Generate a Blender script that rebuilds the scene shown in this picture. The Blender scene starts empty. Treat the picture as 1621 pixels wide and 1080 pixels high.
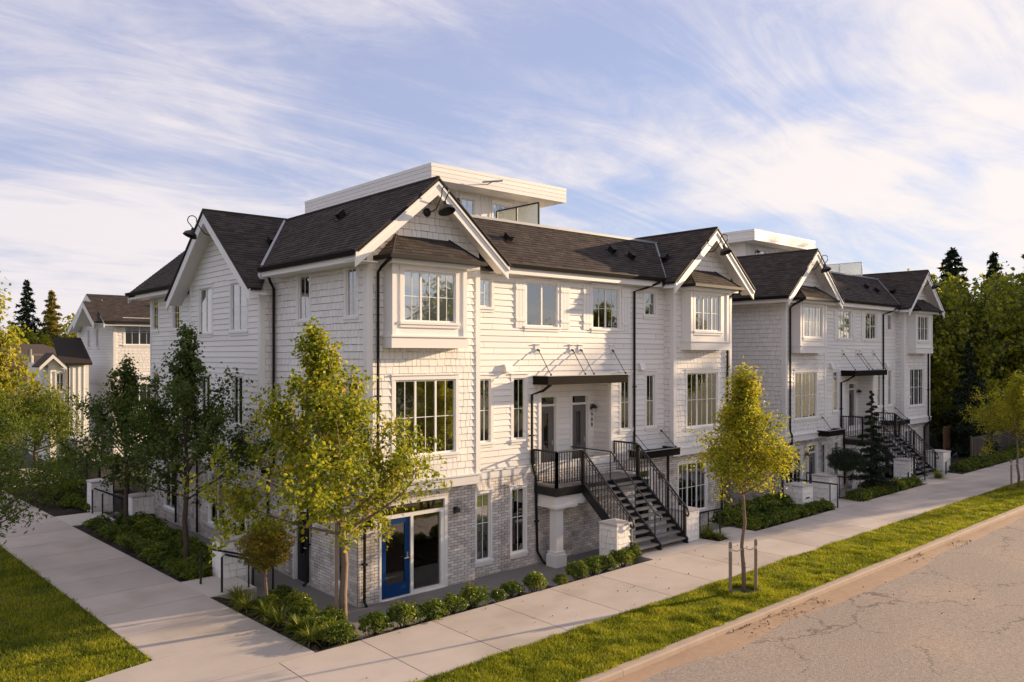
import bpy, math, random
import numpy as np
from mathutils import Vector, Matrix

random.seed(7)
RNG = np.random.default_rng(11)
S = bpy.context.scene
COL = S.collection

# ------------------------------------------------------------------ camera, sky, sun, exposure
CAM = np.array([-10.4176, -17.8083, 6.4])
cd = bpy.data.cameras.new('camera'); cam = bpy.data.objects.new('camera', cd); COL.objects.link(cam)
cam.location = CAM; cam.rotation_euler = (math.radians(90), 0, math.radians(48.706 - 90))
cd.sensor_width = 36; cd.lens = 28.08; cd.shift_y = 22 / 1621; cd.clip_start = .2; cd.clip_end = 4000
S.camera = cam
_a = math.radians(48.706); FW = np.array([math.cos(_a), math.sin(_a), 0])

SUN_AZ, SUN_EL = 13.5, 11.5          # degrees from +X towards -Y, and above the horizon
_az, _el = math.radians(SUN_AZ), math.radians(SUN_EL)
TO_SUN = Vector((math.cos(_az) * math.cos(_el), -math.sin(_az) * math.cos(_el), math.sin(_el)))
W = bpy.data.worlds.new('World'); S.world = W; W.use_nodes = True
nt = W.node_tree; nt.nodes.clear()
N = lambda t, **k: _node(nt, t, **k)
def _node(tree, t, **k):
    n = tree.nodes.new(t)
    for a, b in k.items():
        if a.startswith('i_'): n.inputs[a[2:].replace('_', ' ')].default_value = b
        elif isinstance(a, str): setattr(n, a, b)
    return n
def mathn(tree, op, a, b=None, clamp=False):
    n = tree.nodes.new('ShaderNodeMath'); n.operation = op; n.use_clamp = clamp
    for i, x in enumerate((a, b)):
        if x is None: continue
        if isinstance(x, (int, float)): n.inputs[i].default_value = x
        else: tree.links.new(x, n.inputs[i])
    return n.outputs[0]
sky = N('ShaderNodeTexSky', sky_type='NISHITA', sun_disc=False)
sky.sun_elevation = _el; sky.sun_rotation = math.radians(90 + SUN_AZ)
sky.air_density = 1.0; sky.dust_density = .7; sky.ozone_density = 4.5
bg = N('ShaderNodeBackground'); bg.inputs['Strength'].default_value = .10
nt.links.new(sky.outputs[0], bg.inputs[0])
tc = N('ShaderNodeTexCoord'); sep = N('ShaderNodeSeparateXYZ'); nt.links.new(tc.outputs['Generated'], sep.inputs[0])
zz = mathn(nt, 'ADD', mathn(nt, 'MAXIMUM', sep.outputs[2], 0.0), .19)
cx = mathn(nt, 'DIVIDE', sep.outputs[0], zz); cy = mathn(nt, 'DIVIDE', sep.outputs[1], zz)
comb = N('ShaderNodeCombineXYZ'); nt.links.new(cx, comb.inputs[0]); nt.links.new(cy, comb.inputs[1])
mp = N('ShaderNodeMapping'); nt.links.new(comb.outputs[0], mp.inputs[0])
mp.inputs['Rotation'].default_value = (0, 0, math.radians(-12)); mp.inputs['Scale'].default_value = (.85, 1.05, 1); mp.inputs['Location'].default_value = (3.3, 1.9, .4)
n1 = N('ShaderNodeTexNoise', noise_dimensions='3D'); n1.inputs['Scale'].default_value = 1.15; n1.inputs['Detail'].default_value = 10; n1.inputs['Roughness'].default_value = .55; n1.inputs['Distortion'].default_value = .35
nt.links.new(mp.outputs[0], n1.inputs['Vector'])
mp2 = N('ShaderNodeMapping'); nt.links.new(comb.outputs[0], mp2.inputs[0])
mp2.inputs['Rotation'].default_value = (0, 0, math.radians(28)); mp2.inputs['Scale'].default_value = (.7, 2.6, 1); mp2.inputs['Location'].default_value = (1.1, 7.2, 2)
n2 = N('ShaderNodeTexNoise'); n2.inputs['Scale'].default_value = 1.5; n2.inputs['Detail'].default_value = 8; n2.inputs['Roughness'].default_value = .68; n2.inputs['Distortion'].default_value = 1.6
nt.links.new(mp2.outputs[0], n2.inputs['Vector'])
cs = mathn(nt, 'ADD', mathn(nt, 'MULTIPLY', n1.outputs[0], .74), mathn(nt, 'MULTIPLY', n2.outputs[0], .34))
mr = N('ShaderNodeMapRange', interpolation_type='SMOOTHSTEP'); nt.links.new(cs, mr.inputs[0])
mr.inputs[1].default_value = .37; mr.inputs[2].default_value = .635; mr.inputs[3].default_value = .0; mr.inputs[4].default_value = 1.0
# clouds are brighter and warmer towards the sun, as thin cirrus is
dotn = N('ShaderNodeVectorMath', operation='DOT_PRODUCT'); nt.links.new(tc.outputs['Generated'], dotn.inputs[0]); dotn.inputs[1].default_value = TO_SUN
glow = N('ShaderNodeMapRange'); nt.links.new(dotn.outputs['Value'], glow.inputs[0]); glow.inputs[1].default_value = -.4; glow.inputs[2].default_value = 1
ccol = N('ShaderNodeMix', data_type='RGBA'); nt.links.new(glow.outputs[0], ccol.inputs[0])
ccol.inputs[6].default_value = (.655, .61, .645, 1); ccol.inputs[7].default_value = (.78, .715, .685, 1)
thin = N('ShaderNodeMix', data_type='RGBA'); thin.inputs[6].default_value = (.455, .45, .60, 1); nt.links.new(mr.outputs[0], thin.inputs[0]); nt.links.new(ccol.outputs[2], thin.inputs[7])
cbg = N('ShaderNodeBackground'); nt.links.new(thin.outputs[2], cbg.inputs[0]); cbg.inputs[1].default_value = .65
mx = N('ShaderNodeMixShader'); nt.links.new(mathn(nt, 'ADD', mathn(nt, 'MULTIPLY', mr.outputs[0], .38), .60), mx.inputs[0]); nt.links.new(bg.outputs[0], mx.inputs[1]); nt.links.new(cbg.outputs[0], mx.inputs[2])
wo = N('ShaderNodeOutputWorld'); nt.links.new(mx.outputs[0], wo.inputs[0])

sl = bpy.data.lights.new('sun', 'SUN'); sl.energy = 5.0; sl.angle = math.radians(.5); sl.color = (1, .73, .455)
so = bpy.data.objects.new('sun', sl); COL.objects.link(so); so.rotation_euler = (-TO_SUN).to_track_quat('-Z', 'Y').to_euler(); so.location = (40, -20, 30)
S.view_settings.view_transform = 'Standard'; S.view_settings.look = 'None'; S.view_settings.exposure = 1.03; S.view_settings.gamma = 1
S.view_settings.use_curve_mapping = False
S.render.engine = 'CYCLES'; S.cycles.max_bounces = 6; S.cycles.transparent_max_bounces = 12

# ------------------------------------------------------------------ materials
def M(name, col, rough=.7, var=0., noise=None, bump=None, spec=.3, metal=0., col2=None, n2=None):
    """col, per-piece value variation, (scale, amount) noise, (scale, strength, distance) bump, col2 blended in by noise n2=(scale, lo, hi)"""
    m = bpy.data.materials.new(name); m.use_nodes = True; t = m.node_tree; L = t.links
    b = t.nodes['Principled BSDF']; b.inputs['Roughness'].default_value = rough; b.inputs['Metallic'].default_value = metal
    b.inputs['Specular IOR Level'].default_value = spec
    cr = t.nodes.new('ShaderNodeRGB'); cr.outputs[0].default_value = (*col, 1); c = cr.outputs[0]
    tcn = t.nodes.new('ShaderNodeTexCoord'); P = tcn.outputs['Object']
    geo = t.nodes.new('ShaderNodeNewGeometry'); pos = geo.outputs['Position']
    if col2:
        nn = t.nodes.new('ShaderNodeTexNoise'); nn.inputs['Scale'].default_value = n2[0]; nn.inputs['Detail'].default_value = 6; L.new(pos, nn.inputs['Vector'])
        r = t.nodes.new('ShaderNodeMapRange'); r.interpolation_type = 'SMOOTHSTEP'; L.new(nn.outputs[0], r.inputs[0]); r.inputs[1].default_value = n2[1]; r.inputs[2].default_value = n2[2]
        x = t.nodes.new('ShaderNodeMix'); x.data_type = 'RGBA'; L.new(r.outputs[0], x.inputs[0]); L.new(c, x.inputs[6]); x.inputs[7].default_value = (*col2, 1); c = x.outputs[2]
    f = None
    if var:
        oi = t.nodes.new('ShaderNodeObjectInfo')
        rnd = mathn(t, 'FRACT', mathn(t, 'ADD', oi.outputs['Random'], geo.outputs['Random Per Island']))
        f = mathn(t, 'ADD', mathn(t, 'MULTIPLY', rnd, 2 * var), 1 - var)
    if noise:
        nn = t.nodes.new('ShaderNodeTexNoise'); nn.inputs['Scale'].default_value = noise[0]; nn.inputs['Detail'].default_value = 7; nn.inputs['Roughness'].default_value = .62; L.new(pos, nn.inputs['Vector'])
        g = mathn(t, 'ADD', mathn(t, 'MULTIPLY', nn.outputs[0], 2 * noise[1]), 1 - noise[1])
        f = g if f is None else mathn(t, 'MULTIPLY', f, g)
    if f is not None:
        v = t.nodes.new('ShaderNodeVectorMath'); v.operation = 'SCALE'; L.new(c, v.inputs[0]); L.new(f, v.inputs['Scale']); c = v.outputs[0]
    L.new(c, b.inputs['Base Color'])
    if bump:
        nn = t.nodes.new('ShaderNodeTexNoise'); nn.inputs['Scale'].default_value = bump[0]; nn.inputs['Detail'].default_value = 6; L.new(pos, nn.inputs['Vector'])
        bp = t.nodes.new('ShaderNodeBump'); bp.inputs['Strength'].default_value = bump[1]; bp.inputs['Distance'].default_value = bump[2]
        L.new(nn.outputs[0], bp.inputs['Height']); L.new(bp.outputs[0], b.inputs['Normal'])
    return m

def LEAF(name, cols, transl=.42, rough=.5):
    m = bpy.data.materials.new(name); m.use_nodes = True; t = m.node_tree; L = t.links
    b = t.nodes['Principled BSDF']; b.inputs['Roughness'].default_value = rough; b.inputs['Specular IOR Level'].default_value = .35
    geo = t.nodes.new('ShaderNodeNewGeometry'); rp = t.nodes.new('ShaderNodeValToRGB')
    el = rp.color_ramp.elements
    while len(el) < len(cols): el.new(.5)
    for i, (p, c) in enumerate(cols): el[i].position = p; el[i].color = (*c, 1)
    nn = t.nodes.new('ShaderNodeTexNoise'); nn.inputs['Scale'].default_value = 1.3; nn.inputs['Detail'].default_value = 3; L.new(geo.outputs['Position'], nn.inputs['Vector'])
    k = mathn(t, 'ADD', mathn(t, 'MULTIPLY', geo.outputs['Random Per Island'], .62), mathn(t, 'MULTIPLY', mathn(t, 'SUBTRACT', nn.outputs[0], .3), .95), True)
    L.new(k, rp.inputs[0]); L.new(rp.outputs[0], b.inputs['Base Color'])
    tr = t.nodes.new('ShaderNodeBsdfTranslucent'); L.new(rp.outputs[0], tr.inputs[0])
    x = t.nodes.new('ShaderNodeMixShader'); x.inputs[0].default_value = transl
    L.new(b.outputs[0], x.inputs[1]); L.new(tr.outputs[0], x.inputs[2]); L.new(x.outputs[0], t.nodes['Material Output'].inputs[0])
    return m

def GLASS(name, tint, refl, rough=.02):
    m = bpy.data.materials.new(name); m.use_nodes = True; t = m.node_tree; L = t.links
    t.nodes.remove(t.nodes['Principled BSDF'])
    tr = t.nodes.new('ShaderNodeBsdfTransparent'); tr.inputs[0].default_value = (*tint, 1)
    gl = t.nodes.new('ShaderNodeBsdfGlossy'); gl.inputs['Roughness'].default_value = rough; gl.inputs[0].default_value = (.95, .97, .97, 1)
    fr = t.nodes.new('ShaderNodeFresnel'); fr.inputs[0].default_value = 1.5
    geo = t.nodes.new('ShaderNodeNewGeometry'); nn = t.nodes.new('ShaderNodeTexNoise'); nn.inputs['Scale'].default_value = 1.6; L.new(geo.outputs['Position'], nn.inputs['Vector'])
    bp = t.nodes.new('ShaderNodeBump'); bp.inputs['Strength'].default_value = .05; bp.inputs['Distance'].default_value = .05; L.new(nn.outputs[0], bp.inputs['Height'])
    L.new(bp.outputs[0], gl.inputs['Normal'])
    f = mathn(t, 'ADD', mathn(t, 'MULTIPLY', fr.outputs[0], 1.6), refl, True)
    x = t.nodes.new('ShaderNodeMixShader'); L.new(f, x.inputs[0]); L.new(tr.outputs[0], x.inputs[1]); L.new(gl.outputs[0], x.inputs[2])
    L.new(x.outputs[0], t.nodes['Material Output'].inputs[0])
    return m

MT = dict(
    siding=M('white_painted_siding', (.81, .785, .745), .55, .05, (.9, .05), (60, .12, .01)),
    trim=M('white_painted_trim', (.81, .79, .755), .5, .02, (1.3, .03)),
    sheath=M('siding_joint_shade', (.23, .22, .205), .9),  # dark joint backing; its colour also paints shadow lines between siding courses
    brick=M('whitewashed_brick', (.67, .615, .56), .85, .2, (9, .16), (90, .4, .01), col2=(.47, .42, .385), n2=(1.7, .50, .66)),
    mortar=M('dark_mortar', (.05, .046, .044), .95),
    roof=M('asphalt_roof_shingle', (.056, .045, .040), .9, .30, (14, .2), (220, .5, .01), .15),
    roofdark=M('roof_underlay', (.022, .018, .017), .95),
    gutter=M('dark_brown_metal', (.016, .013, .012), .6, 0, (3, .1), spec=.18),
    black=M('black_metal', (.012, .012, .013), .4, 0, spec=.5),
    canopy=M('dark_stained_canopy', (.013, .0095, .008), .85, 0, (6, .25), spec=.1),
    flash=M('grey_flashing', (.33, .34, .36), .45, 0, (4, .1), metal=.3),
    concrete=M('pale_concrete', (.50, .45, .40), .85, .05, (3.2, .10), (70, .25, .01)),
    slab=M('sidewalk_concrete', (.475, .415, .37), .88, .075, (1.1, .14), (120, .3, .008), col2=(.40, .345, .30), n2=(.6, .48, .72)),
    cap=M('pillar_cap_stone', (.48, .44, .42), .8, .04, (5, .08)),
    tread=M('tread_concrete', (.20, .19, .18), .85, .05, (6, .1)),
    patio=M('patio_concrete', (.20, .185, .175), .85, 0, (1.5, .16), (80, .2, .01)),
    asphalt=None, soil=M('dark_mulch', (.030, .021, .016), .95, 0, (14, .5), (30, 1, .05)),
    earth=M('lawn_soil', (.050, .060, .018), .95, 0, (3, .3)),
    far=M('distant_ground', (.06, .07, .035), .95, 0, (.05, .3)),
    kerb=M('kerb_concrete', (.38, .30, .235), .9, 0, (2.5, .2), (60, .4, .01)),
    sand=M('roadside_sand', (.36, .25, .17), .95, 0, (5, .2), (60, .5, .02)),
    blind=M('off_white_blind', (.86, .82, .76), .9, .02),
    doorblind=M('brown_door_blind', (.36, .31, .26), .9), room=M('room_interior', (.17, .155, .14), .9),
    glass=GLASS('window_glass', (.93, .95, .94), .21), glassdark=GLASS('door_glass', (.55, .54, .52), .07),
    frost=GLASS('frosted_rail_glass', (.88, .88, .84), .18, .25),
    greydoor=M('grey_door_paint', (.15, .135, .135), .5), blue=M('blue_door_paint', (.004, .044, .165), .4, 0, (5, .06)),
    steel=M('brushed_steel', (.55, .54, .52), .3, metal=.9),
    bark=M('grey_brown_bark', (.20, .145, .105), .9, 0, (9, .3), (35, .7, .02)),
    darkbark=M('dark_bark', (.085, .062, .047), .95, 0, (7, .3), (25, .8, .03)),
    stake=M('weathered_stake_wood', (.27, .20, .145), .9, 0, (20, .2)),
    strap=M('webbing_strap', (.55, .50, .42), .9),
    litter=M('dry_leaf_litter', (.26, .17, .10), .95, .35), wood=M('cedar_wood', (.19, .105, .055), .8, .15, (12, .2)), pole=M('grey_pole_wood', (.19, .17, .155), .9, 0, (8, .2)),
    mat=M('black_door_mat', (.012, .012, .012), .95), lampglass=M('clear_lamp_glass', (.6, .55, .48), .1),
    brownroof=M('brown_tile_roof', (.085, .062, .050), .9, .2), rustroof=M('rust_tile_roof', (.23, .085, .035), .9, .2),
    beige=M('beige_stucco', (.42, .35, .27), .85, 0, (2, .1)), grey=M('grey_render', (.34, .33, .31), .9, 0, (2, .15)),
    red=M('red_paint', (.28, .03, .02), .6), fence=M('weathered_fence_wood', (.10, .082, .068), .9, .2, (10, .2)),
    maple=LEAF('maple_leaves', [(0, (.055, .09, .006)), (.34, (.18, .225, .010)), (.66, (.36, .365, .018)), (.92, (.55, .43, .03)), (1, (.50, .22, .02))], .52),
    darkmaple=LEAF('shade_maple_leaves', [(0, (.020, .045, .009)), (.45, (.065, .105, .013)), (.85, (.13, .165, .018)), (1, (.22, .20, .02))], .45),  # shade of the side trees put into a darker maple leaf colour
    gold=LEAF('golden_leaves', [(0, (.09, .12, .008)), (.35, (.26, .28, .014)), (.7, (.46, .42, .020)), (1, (.56, .42, .03))], .52),
    shrub=LEAF('shrub_leaves', [(0, (.022, .05, .006)), (.42, (.08, .13, .010)), (.75, (.22, .25, .018)), (1, (.42, .38, .05))], .38, .35),
    lily=LEAF('strap_leaves', [(0, (.05, .085, .010)), (.6, (.18, .22, .020)), (1, (.38, .33, .05))], .45),
    locust=LEAF('feathery_leaves', [(0, (.035, .07, .008)), (.5, (.10, .15, .012)), (1, (.25, .27, .02))], .5),
    needle=LEAF('dark_needles', [(0, (.008, .019, .008)), (.6, (.020, .036, .013)), (1, (.045, .055, .018))], .15),
    golneedle=LEAF('olive_needles', [(0, (.06, .075, .012)), (.55, (.22, .19, .025)), (1, (.42, .31, .04))], .4),
    forest=LEAF('forest_leaves', [(0, (.035, .06, .008)), (.38, (.13, .165, .012)), (.72, (.29, .29, .015)), (1, (.50, .40, .02))], .5),
    yellowtree=LEAF('yellow_green_leaves', [(0, (.12, .14, .008)), (.5, (.30, .30, .014)), (1, (.50, .40, .02))], .5),
    grass=LEAF('grass_blades', [(0, (.03, .06, .005)), (.38, (.15, .20, .009)), (.75, (.42, .41, .020)), (1, (.55, .42, .05))], .55),
)

def asphalt():
    m = M('worn_asphalt', (.305, .26, .225), .92, 0, (19, .75), (60, 1, .02), .2, col2=(.36, .285, .23), n2=(.35, .45, .75))
    t = m.node_tree; L = t.links; b = t.nodes['Principled BSDF']
    geo = t.nodes.new('ShaderNodeNewGeometry')
    nn = t.nodes.new('ShaderNodeTexNoise'); nn.inputs['Scale'].default_value = 1.1; nn.inputs['Detail'].default_value = 9; nn.inputs['Roughness'].default_value = .68; L.new(geo.outputs['Position'], nn.inputs['Vector'])
    ad = t.nodes.new('ShaderNodeVectorMath'); ad.operation = 'MULTIPLY_ADD'; L.new(nn.outputs['Color'], ad.inputs[0]); ad.inputs[1].default_value = (1.5, 1.5, 0); L.new(geo.outputs['Position'], ad.inputs[2])
    vo = t.nodes.new('ShaderNodeTexVoronoi'); vo.feature = 'DISTANCE_TO_EDGE'; vo.inputs['Scale'].default_value = .38; L.new(ad.outputs[0], vo.inputs['Vector'])
    r = t.nodes.new('ShaderNodeMapRange'); L.new(vo.outputs['Distance'], r.inputs[0]); r.inputs[1].default_value = .001; r.inputs[2].default_value = .013; r.inputs[3].default_value = .45; r.inputs[4].default_value = 1
    n3 = t.nodes.new('ShaderNodeTexNoise'); n3.inputs['Scale'].default_value = .5; L.new(geo.outputs['Position'], n3.inputs['Vector'])
    q = t.nodes.new('ShaderNodeMapRange'); L.new(n3.outputs[0], q.inputs[0]); q.inputs[1].default_value = .45; q.inputs[2].default_value = .55
    f = mathn(t, 'MAXIMUM', r.outputs[0], q.outputs[0])
    src = b.inputs['Base Color'].links[0].from_socket
    v = t.nodes.new('ShaderNodeVectorMath'); v.operation = 'SCALE'; L.new(src, v.inputs[0]); L.new(f, v.inputs['Scale']); L.new(v.outputs[0], b.inputs['Base Color'])
    return m
MT['asphalt'] = asphalt()

# ------------------------------------------------------------------ mesh helpers
V3 = lambda *a: np.array(a, float)
X_, Y_, Z_ = V3(1, 0, 0), V3(0, 1, 0), V3(0, 0, 1)
class MB:
    def __init__(s): s.v = []; s.f = []
    def poly(s, pts):
        k = len(s.v); s.v += [tuple(p) for p in pts]; s.f.append(tuple(range(k, k + len(pts)))); return s
    def box(s, a, b):
        a, b = np.minimum(a, b), np.maximum(a, b)
        return s.obox((a + b) / 2, X_ * (b - a)[0] / 2, Y_ * (b - a)[1] / 2, Z_ * (b - a)[2] / 2)
    def obox(s, c, u, v, n):
        k = len(s.v); c, u, v, n = (np.asarray(q, float) for q in (c, u, v, n))
        for sz in (-1, 1):
            for sx, sy in ((-1, -1), (1, -1), (1, 1), (-1, 1)): s.v.append(tuple(c + sx * u + sy * v + sz * n))
        s.f += [tuple(k + i for i in q) for q in ((3, 2, 1, 0), (4, 5, 6, 7), (0, 1, 5, 4), (1, 2, 6, 5), (2, 3, 7, 6), (3, 0, 4, 7))]; return s
    def prism(s, pts, d):
        pts = [np.asarray(p, float) for p in pts]; d = np.asarray(d, float); k = len(s.v); n = len(pts)
        s.v += [tuple(p) for p in pts] + [tuple(p + d) for p in pts]
        s.f += [tuple(range(k + n - 1, k - 1, -1)), tuple(range(k + n, k + 2 * n))]
        s.f += [(k + i, k + (i + 1) % n, k + n + (i + 1) % n, k + n + i) for i in range(n)]; return s
    def tube(s, path, r, n=6, cap=True):
        path = [np.asarray(p, float) for p in path]; m = len(path); rs = [r] * m if np.isscalar(r) else r
        k = len(s.v); ref = None
        for i, p in enumerate(path):
            t = path[min(i + 1, m - 1)] - path[max(i - 1, 0)]; t = t / (np.linalg.norm(t) + 1e-9)
            if ref is None: ref = X_ if abs(t[0]) < .9 else Y_
            a = np.cross(t, ref); a /= np.linalg.norm(a) + 1e-9; b = np.cross(t, a); ref = -np.cross(t, a) if False else ref
            for j in range(n):
                q = 2 * math.pi * (j + .5) / n; s.v.append(tuple(p + rs[i] * (math.cos(q) * a + math.sin(q) * b)))
        for i in range(m - 1):
            for j in range(n): s.f.append((k + i * n + j, k + i * n + (j + 1) % n, k + (i + 1) * n + (j + 1) % n, k + (i + 1) * n + j))
        if cap: s.f += [tuple(k + j for j in range(n))[::-1], tuple(k + (m - 1) * n + j for j in range(n))]
        return s
    def lathe(s, c, prof, n=14, axis=None):
        c = np.asarray(c, float); k = len(s.v); m = len(prof)
        R = np.eye(3) if axis is None else np.array(Vector((0, 0, 1)).rotation_difference(Vector(axis)).to_matrix())
        for r, z in prof:
            for j in range(n):
                q = 2 * math.pi * j / n; s.v.append(tuple(c + R @ V3(r * math.cos(q), r * math.sin(q), z)))
        for i in range(m - 1):
            for j in range(n): s.f.append((k + i * n + j, k + i * n + (j + 1) % n, k + (i + 1) * n + (j + 1) % n, k + (i + 1) * n + j))
        s.f += [tuple(k + j for j in range(n))[::-1], tuple(k + (m - 1) * n + j for j in range(n))]; return s
    def build(s, name, mat, parent=None, smooth=False, **props):
        me = bpy.data.meshes.new(name); me.from_pydata(s.v, [], s.f); me.update()
        return link(name, me, mat, parent, smooth, **props)
def link(name, me, mat, parent=None, smooth=False, **props):
    if mat is not None and not me.materials: me.materials.append(MT[mat] if isinstance(mat, str) else mat)
    if smooth: me.polygons.foreach_set('use_smooth', [True] * len(me.polygons))
    o = bpy.data.objects.new(name, me); COL.objects.link(o); o.parent = parent
    for k, v in props.items(): o[k] = v
    return o
def tris_mesh(name, V, F):
    """V (n,3), F (m,k) with constant k"""
    V = np.asarray(V, np.float32); F = np.asarray(F, np.int32); me = bpy.data.meshes.new(name)
    me.vertices.add(len(V)); me.vertices.foreach_set('co', V.ravel())
    m, k = F.shape; me.loops.add(m * k); me.loops.foreach_set('vertex_index', F.ravel())
    me.polygons.add(m); me.polygons.foreach_set('loop_start', np.arange(0, m * k, k, dtype=np.int32))
    try: me.polygons.foreach_set('loop_total', np.full(m, k, np.int32))
    except Exception: pass
    me.polygons.foreach_set('use_smooth', np.zeros(m, bool)); me.update(calc_edges=True); me.validate(); return me
def thing(name, label, cat, loc=(0, 0, 0), rz=0, group=None):
    o = bpy.data.objects.new(name, None); COL.objects.link(o); o.location = loc; o.rotation_euler = (0, 0, rz)
    o.empty_display_size = .3; tag(o, label, cat, group); return o
def tag(o, label, cat, group=None):
    o['label'] = label; o['category'] = cat
    if group: o['group'] = group
    return o
def copy_tree(o, parent=None):
    c = o.copy(); COL.objects.link(c); c.parent = parent
    for ch in o.children: copy_tree(ch, c)
    return c
def gz(x): return .50 + .006 * x

# ------------------------------------------------------------------ cladding: bricks, shingles, boards as real pieces
class Frame:
    def __init__(s, O, u, v): s.O, s.u, s.v = (np.asarray(q, float) for q in (O, u, v)); s.n = np.cross(s.u, s.v)
    def p(s, a, b, c=0.): return s.O + a * s.u + b * s.v + c * s.n
def front(y): return Frame((0, y, 0), X_, Z_)
def left(x): return Frame((x, 0, 0), -Y_, Z_)
class Clad:
    """collects quad pieces (4 uv corners + proud bottom/top) and emits the nearest as objects, the rest as one stuff part"""
    unit = {}
    def __init__(s): s.p = []
    def add(s, fr, q, tb, tt): s.p.append((fr, q, tb, tt))
    def finish(s, name, mat, parent, root, limit):
        if not s.p: return
        loc = np.array(root.location) if root else np.zeros(3)
        cand = []
        for i, (fr, q, tb, tt) in enumerate(s.p):
            if abs(q[0][0] - q[3][0]) < 1e-6 and abs(q[1][0] - q[2][0]) < 1e-6:
                w, h = q[1][0] - q[0][0], q[2][1] - q[1][1]
                c = fr.p((q[0][0] + q[1][0]) / 2, (q[0][1] + q[3][1]) / 2) + loc; d = CAM - c; D = np.linalg.norm(d)
                fc = (d @ fr.n) / D
                if fc > .05: cand.append((fc * w * h / D ** 2, i))
        cand.sort(reverse=True); solo = set(i for _, i in cand[:limit])
        if name not in Clad.unit:
            me = bpy.data.meshes.new(name)
            me.from_pydata([(-.5, -.5, 0), (.5, -.5, 0), (.5, .5, 0), (-.5, .5, 0), (-.5, -.5, 1), (.5, -.5, 1), (.5, .5, TT.get(name, .35)), (-.5, .5, TT.get(name, .35))], [],
                           [(4, 5, 6, 7), (0, 1, 5, 4), (1, 2, 6, 5), (2, 3, 7, 6), (3, 0, 4, 7)]); me.materials.append(MT[mat]); Clad.unit[name] = me
        me = Clad.unit[name]; V = []; F = []
        for i, (fr, q, tb, tt) in enumerate(s.p):
            if i in solo:
                w, h = q[1][0] - q[0][0], q[2][1] - q[1][1]; c = fr.p((q[0][0] + q[1][0]) / 2, (q[0][1] + q[3][1]) / 2)
                o = bpy.data.objects.new(name, me); COL.objects.link(o); o.parent = parent
                mm = Matrix.Identity(4)
                for k, ax in enumerate((fr.u * w, fr.v * h, fr.n * tb)):
                    for j in range(3): mm[j][k] = ax[j]
                for j in range(3): mm[j][3] = c[j]
                o.matrix_local = mm
            else:
                k = len(V)
                for j in range(4): V.append(fr.p(q[j][0], q[j][1], 0))
                for j in range(4): V.append(fr.p(q[j][0], q[j][1], tb if j < 2 else tt))
                F += [(k + 4, k + 5, k + 6, k + 7), (k, k + 1, k + 5, k + 4), (k + 1, k + 2, k + 6, k + 5), (k + 2, k + 3, k + 7, k + 6), (k + 3, k, k + 4, k + 7)]
        if V:
            o = link(name + '_field', tris_mesh(name + '_field', np.array(V), np.array(F)), mat, parent); o['kind'] = 'stuff'
TT = {'brick': 1.0, 'siding_shingle': .35, 'siding_board': .35, 'roof_shingle': .3}

def sub_int(iv, holes):
    out = [iv]
    for a, b in holes:
        nx = []
        for p, q in out:
            if b <= p or a >= q: nx.append((p, q)); continue
            if a > p + .015: nx.append((p, a))
            if b < q - .015: nx.append((b, q))
        out = nx
    return out
def cut(kind, a, b, row, rnd):
    """split the interval a..b into pieces"""
    L = []
    if kind == 'brick':
        w = .245; x = math.floor(a / w) * w + (w / 2 if row % 2 else 0)
        while x > a: x -= w
        while x < b: L.append((max(x, a), min(x + w, b))); x += w
    elif kind == 'shingle':
        x = a - rnd.random() * .12
        while x < b:
            w = .13 + .16 * rnd.random(); L.append((max(x, a), min(x + w, b))); x += w
    else:
        x = a - rnd.random() * 3
        while x < b:
            w = 3.0 + .6 * rnd.random(); L.append((max(x, a), min(x + w, b))); x += w
    if len(L) > 1 and L[0][1] - L[0][0] < .04: L[1] = (L[0][0], L[1][1]); L.pop(0)
    if len(L) > 1 and L[-1][1] - L[-1][0] < .04: L[-2] = (L[-2][0], L[-1][1]); L.pop()
    return [p for p in L if p[1] - p[0] > .02]
SPEC = {'brick': (.081, .015, .018, .018), 'shingle': (.19, .012, .032, .012), 'lap': (.178, .009, .034, .012)}
def fill(cl, kind, fr, u0, u1, v0, v1, holes=(), clip=None, seed=1):
    rh, gap, tb, tt = SPEC[kind]; rnd = random.Random(seed); n = int(math.ceil((v1 - v0) / rh - 1e-6)); g = gap / 2
    gv = g * .8
    for r in range(n):
        a, b = v0 + r * rh, min(v0 + (r + 1) * rh, v1)
        if b - a < .02: continue
        hs = [h for h in holes if h[1] < b - .004 and h[3] > a + .004]
        if clip:
            ca, cb = clip(a), clip(b); ua, ub = max(u0, ca[0]), min(u1, ca[1])
            if ub - ua < .05: continue
        else: ca = cb = None; ua, ub = u0, u1
        def emit(p, q, va, vb):
            for s, e in cut(kind, p, q, r, rnd):
                s2, e2 = s + g, e - g
                if e2 - s2 < .008: continue
                jb = rnd.uniform(-.006, .006) if kind == 'shingle' else 0
                if cb is not None and (s2 < cb[0] or e2 > cb[1]):
                    t0, t1 = max(s2, cb[0]), min(e2, cb[1])
                    if t1 < t0: t0 = t1 = min(max((s2 + e2) / 2, cb[0]), cb[1])
                    cl.add(fr, ((s2, va + gv), (e2, va + gv), (t1, vb - gv), (t0, vb - gv)), tb, tt)
                else: cl.add(fr, ((s2, va + gv + jb), (e2, va + gv + jb), (e2, vb - gv), (s2, vb - gv)), tb, tt)
        for p, q in sub_int((ua, ub), [(h[0], h[2]) for h in hs]): emit(p, q, a, b)
        for h in hs:
            p, q = max(h[0], ua), min(h[2], ub)
            if q - p < .03: continue
            if h[1] > a + .012: emit(p, q, a, min(h[1], b))
            if h[3] < b - .012: emit(p, q, max(h[3], a), b)
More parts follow.
